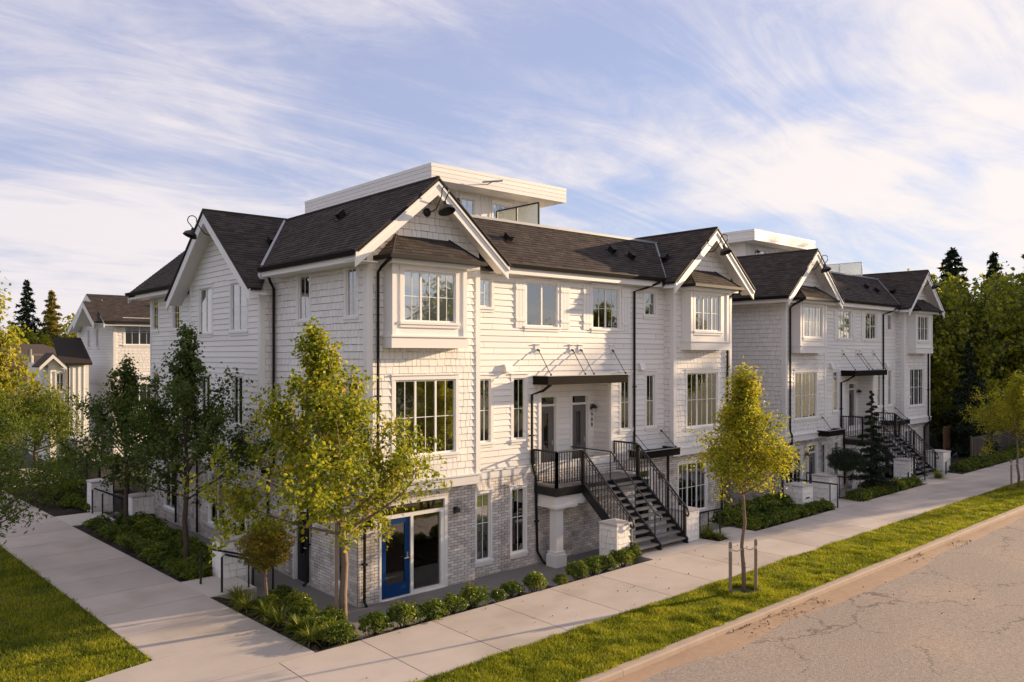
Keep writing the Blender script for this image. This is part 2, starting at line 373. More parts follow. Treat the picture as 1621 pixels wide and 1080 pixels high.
def sheet(mb, fr, u0, u1, v0, v1, holes=()):
    us = sorted({u0, u1, *[min(max(x, u0), u1) for h in holes for x in (h[0], h[2])]}); vs = sorted({v0, v1, *[min(max(x, v0), v1) for h in holes for x in (h[1], h[3])]})
    for i in range(len(us) - 1):
        for j in range(len(vs) - 1):
            a, b, c, d = us[i], us[i + 1], vs[j], vs[j + 1]
            if b - a < 1e-6 or d - c < 1e-6: continue
            m = ((a + b) / 2, (c + d) / 2)
            if any(h[0] < m[0] < h[2] and h[1] < m[1] < h[3] for h in holes): continue
            mb.poly([fr.p(a, c), fr.p(b, c), fr.p(b, d), fr.p(a, d)])
def fbox(mb, fr, u0, u1, v0, v1, n0, n1):
    return mb.obox(fr.p((u0 + u1) / 2, (v0 + v1) / 2, (n0 + n1) / 2), fr.u * abs(u1 - u0) / 2, fr.v * abs(v1 - v0) / 2, fr.n * abs(n1 - n0) / 2)
def grow(h, d): return (h[0] - d, h[1] - d, h[2] + d, h[3] + d)

# ------------------------------------------------------------------ windows
def window(par, fr, r, cols=(0, 1), mid=.5, vbar=True, trim=.10, blind=0., sill=True, open_dark=False, deep=1.4, head=True, glass='glass', casing=True):
    """r = opening (u0,v0,u1,v1); cols = light divisions as fractions; blind = fraction covered from the top"""
    u0, v0, u1, v1 = r; b = MB()
    if casing:
        fbox(b, fr, u0 - trim, u0, v0 - .02, v1, 0, .034); fbox(b, fr, u1, u1 + trim, v0 - .02, v1, 0, .034)
        fbox(b, fr, u0 - trim - .015, u1 + trim + .015, v1, v1 + trim * 1.15, 0, .040)
        fbox(b, fr, u0 - trim - .03, u1 + trim + .03, v1 + trim * 1.15, v1 + trim * 1.15 + .03, 0, .07)
    else: fbox(b, fr, u0 - .02, u1 + .02, v1, v1 + .02, -.05, .01)
    for (a, c, d, e) in ((u0 - .004, u0, v0, v1), (u1, u1 + .004, v0, v1)): fbox(b, fr, a, c, d, e, -.06, -.001)
    w = b.build('window', 'trim', par)
    f = MB(); t = .045
    fbox(f, fr, u0, u1, v0, v0 + t, -.06, -.008); fbox(f, fr, u0, u1, v1 - t, v1, -.06, -.008)
    fbox(f, fr, u0, u0 + t, v0 + t, v1 - t, -.06, -.008); fbox(f, fr, u1 - t, u1, v0 + t, v1 - t, -.06, -.008)
    xs = [u0 + (u1 - u0) * c for c in cols]
    for x in xs[1:-1]: fbox(f, fr, x - .03, x + .03, v0 + t, v1 - t, -.058, -.006)
    f.build('sash', 'trim', w)
    m = MB(); vm = v0 + (v1 - v0) * (1 - mid)
    for a, c in zip(xs[:-1], xs[1:]):
        p = MB(); fbox(p, fr, a + .03, c - .03, v0 + .03, v1 - .03, -.032, -.026); p.build('pane', glass, w)
        if mid: fbox(m, fr, a + .035, c - .035, vm - .009, vm + .009, -.0255, -.018)
        if vbar: fbox(m, fr, (a + c) / 2 - .009, (a + c) / 2 + .009, v0 + t, v1 - t, -.025, -.0175)
    if m.v: m.build('muntin', 'trim', w)
    if sill:
        s = MB(); fbox(s, fr, u0 - trim - .02, u1 + trim + .02, v0 - .07, v0, -.03, .075); fbox(s, fr, u0 - trim, u1 + trim, v0 - .15, v0 - .07, 0, .045); s.build('sill', 'trim', w)
    if blind > 0:
        q = MB(); n = max(6, int((u1 - u0) / .055)); vb = v1 - (v1 - v0) * blind
        for i in range(n):
            a, c = u0 + (u1 - u0) * i / n, u0 + (u1 - u0) * (i + 1) / n; na, nc = (-.044, -.054) if i % 2 else (-.054, -.044)
            q.poly([fr.p(a, vb, na), fr.p(c, vb, nc), fr.p(c, v1, nc), fr.p(a, v1, na)])
        q.build('curtain', 'blind', w)
    q = MB(); e = .25; d = -deep
    A = [fr.p(u0, v0, -.06), fr.p(u1, v0, -.06), fr.p(u1, v1, -.06), fr.p(u0, v1, -.06)]
    Bk = [fr.p(u0 - e, v0 - e, d), fr.p(u1 + e, v0 - e, d), fr.p(u1 + e, v1 + .05, d), fr.p(u0 - e, v1 + .05, d)]
    for i in range(4): q.poly([A[i], A[(i + 1) % 4], Bk[(i + 1) % 4], Bk[i]])
    q.poly(Bk); q.build('room_interior', 'room', w)
    return w

def door(par, fr, r, mat, transom=.3, lite=(.28, .62, .38, .9), side=None, handle='steel', hand_right=True):
    """door in opening r; transom height; lite = glazed part as fractions (u0,u1,v0,v1)"""
    u0, v0, u1, v1 = r; b = MB(); t = .10
    for a, c, d, e in ((u0 - t, u0, v0, v1), (u1, u1 + t, v0, v1), (u0 - t - .015, u1 + t + .015, v1, v1 + .12)): fbox(b, fr, a, c, d, e, 0, .045)
    vd = v1 - transom
    if transom: fbox(b, fr, u0, u1, vd, vd + .07, -.09, .0)
    for a, c in ((u0, u0 + .035), (u1 - .035, u1)): fbox(b, fr, a, c, v0, v1, -.11, -.001)
    w = b.build('door', 'trim', par)
    l = MB(); a, c = u0 + .04, u1 - .04; H = vd - v0 - .02; vv = v0 + .02; p0, p1 = a + lite[0] * (c - a), a + lite[1] * (c - a); q0, q1 = vv + lite[2] * H, vv + lite[3] * H
    for (s, e, f, g) in ((a, p0, vv, vd), (p1, c, vv, vd), (p0, p1, vv, q0), (p0, p1, q1, vd)): fbox(l, fr, s, e, f, g, -.085, -.04)
    l.build('leaf', mat, w)
    if lite[4:] != (0,):
        k = MB()
        for (s, e, f, g) in ((p0 - .03, p0, q0 - .03, q1 + .03), (p1, p1 + .03, q0 - .03, q1 + .03), (p0, p1, q0 - .03, q0), (p0, p1, q1, q1 + .03)): fbox(k, fr, s, e, f, g, -.04, -.022)
        k.build('lite_frame', mat, w)
    g = MB(); fbox(g, fr, p0, p1, q0, q1, -.066, -.060); g.build('pane', 'glassdark', w)
    if transom: g = MB(); fbox(g, fr, u0 + .035, u1 - .035, vd + .07, v1, -.066, -.060); g.build('transom_pane', 'glassdark', w)
    k = MB(); hx = c - .07 if hand_right else a + .07; fbox(k, fr, hx - .025, hx + .025, vv + .92, vv + 1.1, -.04, -.025)
    k.tube([fr.p(hx, vv + 1.0, -.03), fr.p(hx, vv + 1.0, .03), fr.p(hx - (.12 if hand_right else -.12), vv + 1.0, .035)], .012, 6); k.build('handle', handle, w)
    q = MB(); d = -1.6
    A = [fr.p(u0, v0, -.11), fr.p(u1, v0, -.11), fr.p(u1, v1, -.11), fr.p(u0, v1, -.11)]; Bk = [fr.p(u0 - .3, v0, d), fr.p(u1 + .3, v0, d), fr.p(u1 + .3, v1, d), fr.p(u0 - .3, v1, d)]
    for i in range(4): q.poly([A[i], A[(i + 1) % 4], Bk[(i + 1) % 4], Bk[i]])
    q.poly(Bk); q.build('room_interior', 'room', w)
    return w

# ------------------------------------------------------------------ roof planes
ROOFN = [0]
def roof_plane(cl, deck, O, u, v, polys, thick=.05, seed=3):
    """polys: convex polygons in (u along eave, v up slope)"""
    fr = Frame(O, u, v); rnd = random.Random(seed)
    for P in polys:
        deck.prism([fr.p(a, b, -.012) for a, b in P], -fr.n * thick)
        vmin, vmax = min(p[1] for p in P), max(p[1] for p in P); ex = .142; r = 0
        def span(y):
            xs = []
            for i in range(len(P)):
                (a, b), (c, d) = P[i], P[(i + 1) % len(P)]
                if abs(b - d) < 1e-9:
                    if abs(b - y) < 1e-6: xs += [a, c]
                elif min(b, d) - 1e-9 <= y <= max(b, d) + 1e-9: xs.append(a + (c - a) * (y - b) / (d - b))
            return (min(xs), max(xs)) if xs else None
        y = vmin
        while y < vmax - .02:
            y2 = min(y + ex, vmax); s0, s1 = span(y + 1e-4), span(y2 - 1e-4)
            if s0 and s1:
                x = s0[0] - rnd.random() * .3; lo, hi = min(s0[0], s1[0]), max(s0[1], s1[1]); x = lo - rnd.random() * .3
                while x < hi:
                    w = .17 + .17 * rnd.random(); a0, a1 = max(x, s0[0]), min(x + w, s0[1]); b0, b1 = max(x, s1[0]), min(x + w, s1[1])
                    if a1 - a0 > .01 or b1 - b0 > .01:
                        if a1 < a0: a0 = a1 = min(max((a0 + a1) / 2, s0[0]), s0[1])
                        if b1 < b0: b0 = b1 = min(max((b0 + b1) / 2, s1[0]), s1[1])
                        if abs(a0 - b0) < 1e-6 and abs(a1 - b1) < 1e-6: a0 += .002; b0 += .002
                        cl.add(fr, ((a0, y), (a1, y), (b1, y2), (b0, y2)), .012 + .009 * rnd.random(), .003)
                    x += w
            y = y2
def gooseneck(par, base, out, r=1.0):
    """barn lamp on a looped arm: base on the wall, out = unit vector away from the wall"""
    base = np.asarray(base, float); out = np.asarray(out, float)
    b = MB(); b.lathe(base, [(0.001, 0), (.12, 0), (.12, .03), (.06, .07), (.001, .07)], 14, out)
    l = b.build('gooseneck_lamp', 'black', par, True)
    p = [base + out * .05, base + out * .30, base + out * .42 + Z_ * .03, base + out * .50 + Z_ * .11, base + out * .68 + Z_ * .36]
    for k in range(9):
        q = math.pi * (.80 - 1.15 * k / 8); p.append(base + out * (.82 + .155 * math.cos(q)) + Z_ * (.42 + .155 * math.sin(q)))
    end = base + out * .80 + Z_ * .16; p.append(end)
    a = MB(); a.tube(p, .016, 7); a.build('arm', 'black', l, True)
    ax = (out * .42 - Z_); ax /= np.linalg.norm(ax); s = MB()
    s.lathe(end - ax * .02, [(.001, 0), (.045, 0), (.05, .10), (.10, .13), (.19, .20), (.225, .29), (.23, .30), (.21, .295), (.17, .21), (.05, .15), (.001, .15)], 18, ax); s.build('shade', 'black', l, True)
    return l
def text_part(par, txt, loc, fr, size, mat, name='house_number'):
    cu = bpy.data.curves.new('t', 'FONT'); cu.body = txt; cu.size = size; cu.extrude = .008; cu.align_x = 'CENTER'; cu.resolution_u = 3
    to = bpy.data.objects.new('t', cu); COL.objects.link(to); bpy.context.view_layer.update()
    me = bpy.data.meshes.new_from_object(to.evaluated_get(bpy.context.evaluated_depsgraph_get())); bpy.data.objects.remove(to)
    o = link(name, me, mat, par); mm = Matrix.Identity(4)
    for k, ax in enumerate((fr.u, fr.v, fr.n)):
        for j in range(3): mm[j][k] = ax[j]
    for j in range(3): mm[j][3] = loc[j]
    o.matrix_local = mm; return o
def wall_lamp(par, fr, u, v):
    b = MB(); fbox(b, fr, u - .05, u + .05, v - .09, v + .09, 0, .03); b.tube([fr.p(u, v + .05, .02), fr.p(u, v + .1, .1), fr.p(u, v + .08, .17)], .015, 6)
    b.lathe(fr.p(u, v - .02, .17), [(.001, .1), (.05, .1), (.12, .0), (.125, -.01), (.001, -.01)], 12); l = b.build('wall_lamp', 'black', par)
    g = MB(); g.lathe(fr.p(u, v - .10, .17), [(.001, -.06), (.035, -.05), (.045, 0), (.045, .075), (.001, .075)], 10); g.build('lamp_glass', 'lampglass', l, True); return l
def railing(par, a, b, h=1.02, gap=.115, post0=True, post1=True, low=.09, name='railing', curl=False):
    """straight or sloping guard from a to b (floor points); posts, rails and each baluster"""
    a, b = np.asarray(a, float), np.asarray(b, float); up = Z_; L = np.linalg.norm((b - a)[:2]); d = (b - a) / L
    m = MB(); top = [a + up * h, b + up * h]
    if curl: top += [b + up * h + d * .1, b + up * (h - .10) + d * .17 * .9, b + up * (h - .22) + d * .12, b + up * (h - .24) + d * .03]
    m.tube(top, .031, 6)
    m.tube([a + up * (h - .12), b + up * (h - .12)], .014, 6) if curl else None
    m.tube([a + up * low, b + up * low], .014, 6)
    r = m.build(name, 'black', par)
    for q, on in ((a, post0), (b, post1)):
        if on: p = MB(); p.obox(q + up * (h / 2 - .12), X_ * .038, Y_ * .038, up * (h / 2 + .12)); p.build('post', 'black', r)
    n = max(1, int(round(L / gap)))
    for i in range(1, n):
        p = MB(); c = a + (b - a) * i / n; p.obox(c + up * (low + h) / 2, X_ * .0115, Y_ * .0115, up * (h - low) / 2); p.build('baluster', 'black', r)
    return r

# ------------------------------------------------------------------ the townhouse blocks
SL = .862                                    # slope of the front gables
def gable_clip(xc, ztop, slope):
    return lambda v: (xc - max(0, (ztop - v)) / slope, xc + max(0, (ztop - v)) / slope)
def townhouse(root, big):
    shing, lap, brick, roofc = Clad(), Clad(), Clad(), Clad()
    shw, lpw, brw, deck = MB(), MB(), MB(), MB()
    W3 = (0, .333, .667, 1)
    # --- ground floor brick
    bd = (.70, -.02, 2.73, 2.45); b1, b2 = (3.95, .46, 4.47, 2.40), (5.30, .47, 5.84, 2.40); ld = (10.95, .05, 11.8, 2.35); b3 = (13.25, .62, 14.95, 2.42)
    if not big: bd2 = (.55, .6, 1.95, 2.42); bd = (2.55, .0, 3.3, 2.45)
    F0, F12, FU, FR = front(0.), front(.12), front(-.18), front(.25)
    h0 = [grow(bd, .05)] if big else [grow(bd, .05), grow(bd2, .05)]
    sheet(brw, F0, 0, 3.82, -.3, 2.8, [bd] if big else [bd, bd2]); fill(brick, 'brick', F0, 0, 3.82, -.3, 2.8, h0, seed=5)
    sheet(brw, F12, 3.82, 12.72, -.3, 2.8, [b1, b2, ld]); fill(brick, 'brick', F12, 3.82, 12.72, -.3, 2.8, [grow(q, .05) for q in (b1, b2, ld)], seed=6)
    sheet(brw, F0, 12.72, 16.1, -.3, 2.8, [b3]); fill(brick, 'brick', F0, 12.72, 16.1, -.3, 2.8, [grow(b3, .05)], seed=7)
    brw.poly([(12.72, 0, -.3), (12.72, .12, -.3), (12.72, .12, 2.8), (12.72, 0, 2.8)]); brw.poly([(3.82, 0, -.3), (3.82, .12, -.3), (3.82, .12, 2.8), (3.82, 0, 2.8)])
    ylen = 16.9 if big else 12.0
    FL, FLU, FLB = left(0.), left(.2), left(-.25)
    if big:
        ldr = (-3.42, -.02, -2.62, 2.25); lw = [(-1.05, .42, -.45, 2.35), (-9.95, .60, -8.55, 2.35), (-7.5, .6, -6.9, 2.35), (-14.6, .5, -13.4, 2.3)]
    else: ldr = None; lw = [(-6.2, .6, -5.0, 2.35)]
    lh = lw + ([ldr] if ldr else [])
    sheet(brw, FL, -ylen, 0, -.3, 2.8, lh); fill(brick, 'brick', FL, -ylen, 0, -.3, 2.8, [grow(q, .05) for q in lh], seed=8)
    # --- upper walls, front
    w2 = (1.0, 3.73, 2.98, 5.74); w2b = (13.52, 3.76, 15.42, 5.74)
    boxes = ((.66, 3.02), (13.18, 15.50)); peak = (2.02, 14.64)
    for i, (xa, xb, hw) in enumerate(((.2, 3.80, w2), (12.74, 16.3, w2b))):
        bh = (boxes[i][0], 6.6, boxes[i][1], 8.85); cl = gable_clip(peak[i], 10.93, SL)
        sheet(shw, FU, xa, xb, 2.9, 8.72, [hw]); shw.poly([FU.p(xa, 8.72), FU.p(xb, 8.72), FU.p(xb, cl(9.2)[1] * 0 + 10.93 - SL * (xb - peak[i])), FU.p(peak[i], 10.93), FU.p(xa, 10.93 - SL * (peak[i] - xa))])
        fill(shing, 'shingle', FU, xa, xb, 3.06, 10.9, [grow(hw, .05), bh], cl, 20 + i)
    # recessed lap wall with the entry alcove
    al = (6.62, 2.47, 9.85, 5.46)
    rw = [dict(r=(4.15, 7.80, 4.62, 8.62), cols=(0, 1)), dict(r=(6.02, 7.28, 7.34, 8.62), cols=(0, .5, 1), mid=0 if big else .5, vbar=not big, blind=1. if big else .0),
          dict(r=(8.98, 7.28, 10.28, 8.62), cols=(0, .5, 1), blind=.12), dict(r=(11.66, 7.80, 12.24, 8.62), cols=(0, 1)),
          dict(r=(4.15, 3.85, 4.60, 5.70), cols=(0, 1)), dict(r=(5.48, 3.85, 5.96, 5.70), cols=(0, 1)), dict(r=(10.38, 3.85, 10.86, 5.70), cols=(0, 1)), dict(r=(11.74, 3.85, 12.2, 5.70), cols=(0, 1), blind=1.)]
    rh = [q['r'] for q in rw]
    sheet(lpw, FR, 3.8, 12.74, 2.75, 8.95, rh + [al]); fill(lap, 'lap', FR, 3.8, 12.74, 3.05, 8.86, [grow(q, .05) for q in rh] + [al], seed=31)
    fal = front(1.0); d1, d2 = (7.26, 2.49, 8.0, 5.02), (8.76, 2.49, 9.52, 5.02)
    sheet(lpw, fal, al[0], al[2], 2.47, 5.46, [d1, d2]); fill(lap, 'lap', fal, al[0], al[2], 2.52, 5.46, [grow(d1, .05), grow(d2, .05)], seed=33)
    fx = Frame((al[2], 0, 0), -Y_, Z_); sheet(lpw, fx, -1.0, -.25, 2.47, 5.46); fill(lap, 'lap', fx, -1.0, -.27, 2.52, 5.46, seed=34)
    lpw.poly([(al[0], .25, 2.47), (al[0], 1., 2.47), (al[0], 1., 5.46), (al[0], .25, 5.46)])
    # returns of the bays
    sheet(shw, left(12.74), -.25, .18, 2.9, 8.95); fill(shing, 'shingle', left(12.74), -.25, .18, 3.06, 8.9, seed=41)
    shw.poly([(3.80, -.18, 2.9), (3.80, .25, 2.9), (3.80, .25, 8.95), (3.80, -.18, 8.95)])
    # left side upper walls
    if big:
        lws = [(-.88, 7.40, -.34, 8.68), (-3.62, 7.40, -2.94, 8.68), (-.88, 3.9, -.34, 5.7), (-3.62, 3.9, -2.94, 5.7)]
        sheet(shw, FLU, -5.2, .18, 2.9, 8.95, lws); fill(shing, 'shingle', FLU, -5.2, .18, 3.06, 8.92, [grow(q, .05) for q in lws], seed=42)
        lgs = [(-7.42, 7.16, -6.2, 8.68), (-10.2, 7.16, -9.05, 8.68), (-7.3, 4.2, -6.5, 5.72), (-10.1, 4.2, -9.2, 5.72)]
        lc = gable_clip(-8.4, 11.0, .76)
        sheet(lpw, FLB, -11.1, -5.2, 2.75, 8.9, lgs); lpw.poly([FLB.p(-11.1, 8.9), FLB.p(-5.2, 8.9), FLB.p(-8.4 + (11.0 - 8.9) / .76, 8.9), FLB.p(-8.4, 11.0), FLB.p(-8.4 - (11.0 - 8.9) / .76, 8.9)])
        fill(lap, 'lap', FLB, -11.1, -5.2, 2.95, 10.9, [grow(q, .05) for q in lgs], lc, 43)
        fy = front(5.2); sheet(lpw, fy, -.25, .2, 2.75, 8.9); fill(shing, 'shingle', fy, -.25, .2, 3.06, 8.85, seed=44)
        lrs = [(-14.25, 7.4, -13.5, 8.66), (-16.74, 7.4, -16.0, 8.66), (-14.25, 4.0, -13.5, 5.7), (-16.74, 4.0, -16.0, 5.7)]
        sheet(lpw, FLU, -16.95, -11.1, 2.75, 8.95, lrs); fill(lap, 'lap', FLU, -16.95, -11.1, 3.05, 8.92, [grow(q, .05) for q in lrs], seed=45)
        lpw.poly([(.2, 16.95, -.3), (12, 16.95, -.3), (12, 16.95, 10.2), (2.0, 16.95, 10.9), (.2, 16.95, 8.95)])
    else:
        lws = [(-5.4, 4.6, -4.6, 5.75)]
        sheet(shw, FLU, -12.0, .18, 2.9, 8.95, lws); fill(shing, 'shingle', FLU, -12.0, .18, 3.06, 8.92, [grow(q, .05) for q in lws], seed=42)
        lgs = lrs = []
    yb = ylen; lpw.poly([(16.3, -.18, -.3), (16.3, yb, -.3), (16.3, yb, 8.95), (16.3, -.18, 8.95)])
    lpw.poly([(.2, yb, -.3), (16.3, yb, -.3), (16.3, yb, 8.95), (.2, yb, 8.95)])
    lpw.poly([(2.5, 2.2, 10.55), (16.2, 2.2, 10.55), (16.2, yb, 10.55), (2.5, yb, 10.55)])       # flat roof deck behind the ridges
    # --- emit walls
    lim = 300
    pw = brw.build('brick_wall', 'mortar', root); brick.finish('brick', 'brick', pw, root, lim)
    pw = shw.build('shingle_wall', 'sheath', root); shing.finish('siding_shingle', 'siding', pw, root, lim)
    pw = lpw.build('lap_wall', 'sheath', root); lap.finish('siding_board', 'siding', pw, root, lim if big else 60)
    # --- trim boards
    def board(fr, u0, u1, v0, v1, n1=.045, n0=0, name='trim_board', mat='trim'):
        b = MB(); fbox(b, fr, u0, u1, v0, v1, n0, n1); return b.build(name, mat, root)
    for xa, xb in ((.2, 3.80), (12.74, 16.3)):
        board(FU, xa - .045, xa + .12, 3.06, 8.95, name='corner_board'); board(FU, xb - .12, xb + .03, 3.06, 8.95, name='corner_board')
        board(FU, xa - .1, xb + .06, 2.78, 3.03, .07, -.2, 'belt_board'); board(FU, xa - .12, xb + .08, 3.03, 3.07, .11, -.2, 'drip_cap')
        for k in range(6): board(front(-.02), xa + .35 + k * .55, xa + .5 + k * .55, 2.70, 2.78, .10, 0, 'soffit_block')
    board(FLU, -5.2, .18 + .0, 2.78, 3.03, .06, -.02, 'belt_board'); board(FLU, -5.2, .16, 3.06, 8.95, .0441, .044, 'corner_board') if False else None
    board(FLU, .03, .178, 3.06, 8.95, .045, 0, 'corner_board'); board(left(12.74), .06, .178, 3.06, 8.9, .045, 0, 'corner_board')
    board(FR, 3.8, 12.74, 2.78, 3.0, .06, 0, 'belt_board'); board(FR, 3.8, 12.74, 3.0, 3.04, .09, 0, 'drip_cap')
    board(FR, 9.85, 9.97, 2.5, 5.46, .045, 0, 'corner_board'); board(FR, 6.50, 6.62, 2.5, 5.46, .045, 0, 'corner_board'); board(FR, 6.5, 9.97, 5.46, 5.56, .045, 0, 'head_board')
    board(fx, -.37, -.25, 2.5, 5.46, .03, 0, 'corner_board')
    a = MB(); a.box(V3(6.62, .25, 5.44), V3(9.85, 1.0, 5.47)); a.build('alcove_soffit', 'trim', root)
    if big:
        board(FLB, -5.32, -5.2, 2.95, 8.85, .045, 0, 'corner_board'); board(front(5.2), -.28, -.13, 2.95, 8.85, .03, 0, 'corner_board'); board(FLB, -11.1, -10.98, 2.95, 8.85, .045, 0, 'corner_board')
        board(FLB, -11.1, -5.2, 2.74, 2.97, .06, -.3, 'belt_board'); board(FLU, -16.95, -11.1, 2.78, 3.03, .06, -.2, 'belt_board'); board(FLU, -16.95, -16.83, 3.05, 8.9, .045, 0, 'corner_board')
        board(FLB, -11.1, -5.2, 2.70, 2.74, 0, -.25, 'soffit')
    else: board(FLU, -12, -5.2, 2.78, 3.03, .06, -.02, 'belt_board')
    # --- windows and doors
    for k, q in enumerate(rw): window(root, FR, q['r'], q['cols'], q.get('mid', .5), q.get('vbar', True), blind=q.get('blind', 0.))
    window(root, FU, w2, W3, .5, blind=0. if big else 1.); window(root, FU, w2b, W3, .5, blind=.0 if big else 1.)
    window(root, F12, b1, (0, 1), .45, trim=.07, blind=1.); window(root, F12, b2, (0, 1), .45, trim=.07, blind=1.)
    window(root, F0, b3, W3, .5, trim=.07)
    for q in lws + lgs + lrs: window(root, FLB if q in lgs else FLU, q, (0, .5, 1) if q in lgs else (0, 1), .5, vbar=q not in lgs, blind=.0 if q[0] > -4 else .5)
    for q in lw: window(root, FL, q, (0, .5, 1) if q[2] - q[0] > 1 else (0, 1), 0.5, vbar=False, trim=.07, blind=.6)
    door(root, fal, d1, 'greydoor'); door(root, fal, d2, 'greydoor'); door(root, F12, ld, 'black', .3)
    if big:
        # blue entry door with glazed side panel and transom
        fr = F0; u0, v0, u1, v1 = bd; b = MB()
        for (p, q, r, s, n) in ((u0 - .06, u0, v0, v1, .03), (u1, u1 + .1, v0, v1, .03), (u0 - .06, u1 + .1, v1, v1 + .07, .03), (u0, u1, 2.10, 2.19, .02), (1.61, 1.70, v0, 2.10, .02), (2.60, u1, v0, 2.10, .02), (u0, u1, v0, v0 + .05, .05), (1.70, 2.60, v0 + .05, v0 + .12, .02)): fbox(b, fr, p, q, r, s, -.10, n)
        w = b.build('door', 'trim', root)
        l = MB()
        for (p, q, r, s) in ((.71, .86, .04, 2.09), (1.45, 1.60, .04, 2.09), (.86, 1.45, .04, .38), (.86, 1.45, 1.95, 2.09)): fbox(l, fr, p, q, r, s, -.07, -.015)
        l.build('leaf', 'blue', w, label='blue painted glazed door leaf')
        for nm, q in (('pane', (.86, 1.45, .38, 1.95)), ('side_pane', (1.70, 2.60, .1, 2.10)), ('transom_pane', (.70, 2.73, 2.19, 2.45))):
            g = MB(); fbox(g, fr, *q, -.05, -.044); g.build(nm, 'glassdark', w)
        g = MB(); fbox(g, fr, .86, 1.45, .38, 1.95, -.075, -.068); g.build('door_blind', 'doorblind', w)
        k = MB(); fbox(k, fr, 1.50, 1.55, .98, 1.16, -.015, 0); k.tube([fr.p(1.525, 1.02, 0), fr.p(1.525, 1.02, .06), fr.p(1.38, 1.02, .065)], .013, 6); k.build('handle', 'steel', w)
        q = MB(); A = [fr.p(u0, v0, -.10), fr.p(u1, v0, -.10), fr.p(u1, v1, -.10), fr.p(u0, v1, -.10)]; Bk = [fr.p(.2, v0, -3), fr.p(3.4, v0, -3), fr.p(3.4, v1, -3), fr.p(.2, v1, -3)]
        for i in range(4): q.poly([A[i], A[(i + 1) % 4], Bk[(i + 1) % 4], Bk[i]])
        q.poly(Bk); q.build('room_interior', 'room', w)
        # soldier course over the door and windows
        so_ = Clad()
        for (p, q, r, fr2) in ((.6, 2.85, 2.53, F0), (3.85, 4.6, 2.50, F12), (5.2, 5.95, 2.50, F12)):
            x = p
            while x < q - .05: so_.add(fr2, ((x + .005, r), (x + .076, r), (x + .076, r + .2), (x + .005, r + .2)), .03, .03); x += .081
        so_.finish('lintel_brick', 'brick', root, root, 200)
        wall_lamp(root, F0, 3.08, 2.08); wall_lamp(root, F0, .32, 2.08); wall_lamp(root, F12, 12.3, 2.1)
        door(root, FL, ldr, 'black', .25); text_part(root, '8\n5\n9\n3', FL.p(-2.42, 1.82, .02), FL, .15, 'black')
        text_part(root, '9\n0\n8', fal.p(9.72 - .0, 4.30, .035), fal, .17, 'black')
        b = MB(); fbox(b, fal, 9.64, 9.8, 2.75, 2.95, 0, .05); b.build('outlet_box', 'grey', root)
    else:
        window(root, F0, bd2, (0, .5, 1), .5, trim=.07); door(root, F0, bd, 'greydoor', .35); wall_lamp(root, F0, 2.25, 2.1)
    wall_lamp(root, fal, 9.68, 4.62)
    # shutters with their battens
    for x in (5.55, 7.46, 8.50, 10.40):
        b = MB()
        for k in range(3): fbox(b, FR, x + .005 + k * .137, x + .132 + k * .137, 7.22, 8.68, .02, .05)
        s = b.build('shutter', 'trim', root)
        for z in (7.42, 8.38): b = MB(); fbox(b, FR, x + .01, x + .405, z, z + .09, .05, .07); b.build('batten', 'trim', s)
    # wall vents
    for x in (5.2, 11.4):
        b = MB(); fr = FR; b.prism([fr.p(x - .12, 5.88, .02), fr.p(x - .12, 6.12, .02), fr.p(x - .12, 6.12, .1), fr.p(x - .12, 5.93, .17), fr.p(x - .12, 5.88, .17)], X_ * .26); b.build('wall_vent', 'trim', root)
    # --- box bay windows on the gables
    for i, (xa, xb) in enumerate(boxes):
        y0, y1 = -.6, -.18; wr = (xa + .33, 7.26, xb - .36, 8.58) if i == 0 else (xa + .26, 7.27, xb - .50, 8.58)
        fb = front(y0); b = MB(); sheet(b, fb, xa, xb, 6.6, 8.86, [wr])
        for x in (xa, xb): b.poly([(x, y0, 6.6), (x, y1, 6.6), (x, y1, 8.86), (x, y0, 8.86)])
        b.poly([(xa, y0, 6.6), (xb, y0, 6.6), (xb, y1, 6.6), (xa, y1, 6.6)])
        bay = b.build('box_bay', 'trim', root)
        window(bay, fb, wr, W3, .5, blind=1. if (i == 0 or not big) else 0., trim=.11, deep=1.0)
        for c in bay.children[0].children: pass
        for (u0, u1) in ((xa - .02, xa + .11), (xb - .11, xb + .02)): b = MB(); fbox(b, fb, u0, u1, 6.9, 8.84, 0, .035); b.build('corner_board', 'trim', bay)
        b = MB(); b.box(V3(xa - .05, y0 - .05, 6.58), V3(xb + .05, y1 + .0, 6.86)); b.build('apron', 'trim', bay)
        b = MB(); b.box(V3(xa - .08, y0 - .09, 6.86), V3(xb + .08, y1, 6.90)); b.build('drip_ledge', 'trim', bay)
        # little hipped roof
        ex0, ex1, ye, ze, zt = xa - .24, xb + .33, -.96, 8.90, 9.53; tx0, tx1 = ex0 + .62, ex1 - .62
        b = MB(); b.box(V3(ex0 + .06, ye + .08, 8.72), V3(ex1 - .06, -.18, 8.86)); b.build('fascia', 'trim', bay)
        b = MB(); b.prism([(ex0, ye, ze), (ex0, -.18, ze), (tx0, -.18, zt)], V3(0, 0, 0)); b = MB()
        b.poly([(ex0, ye, ze), (ex1, ye, ze), (tx1, -.18, zt), (tx0, -.18, zt)]); b.poly([(ex0, -.18, ze), (ex0, ye, ze), (tx0, -.18, zt)]); b.poly([(ex1, ye, ze), (ex1, -.18, ze), (tx1, -.18, zt)]); b.poly([(ex0, ye, ze), (ex0, -.18, ze), (ex1, -.18, ze), (ex1, ye, ze)])
        hr = b.build('hip_roof', 'roofdark', bay)
        hc = Clad(); dk = MB(); L = math.hypot(-.18 - ye, zt - ze)
        vv = V3(0, -.18 - ye, zt - ze) / L; roof_plane(hc, dk, V3(0, ye, ze) + V3(0, 0, .006), X_, vv, [[(ex0, 0), (ex1, 0), (tx1, L), (tx0, L)]], .004, 51)
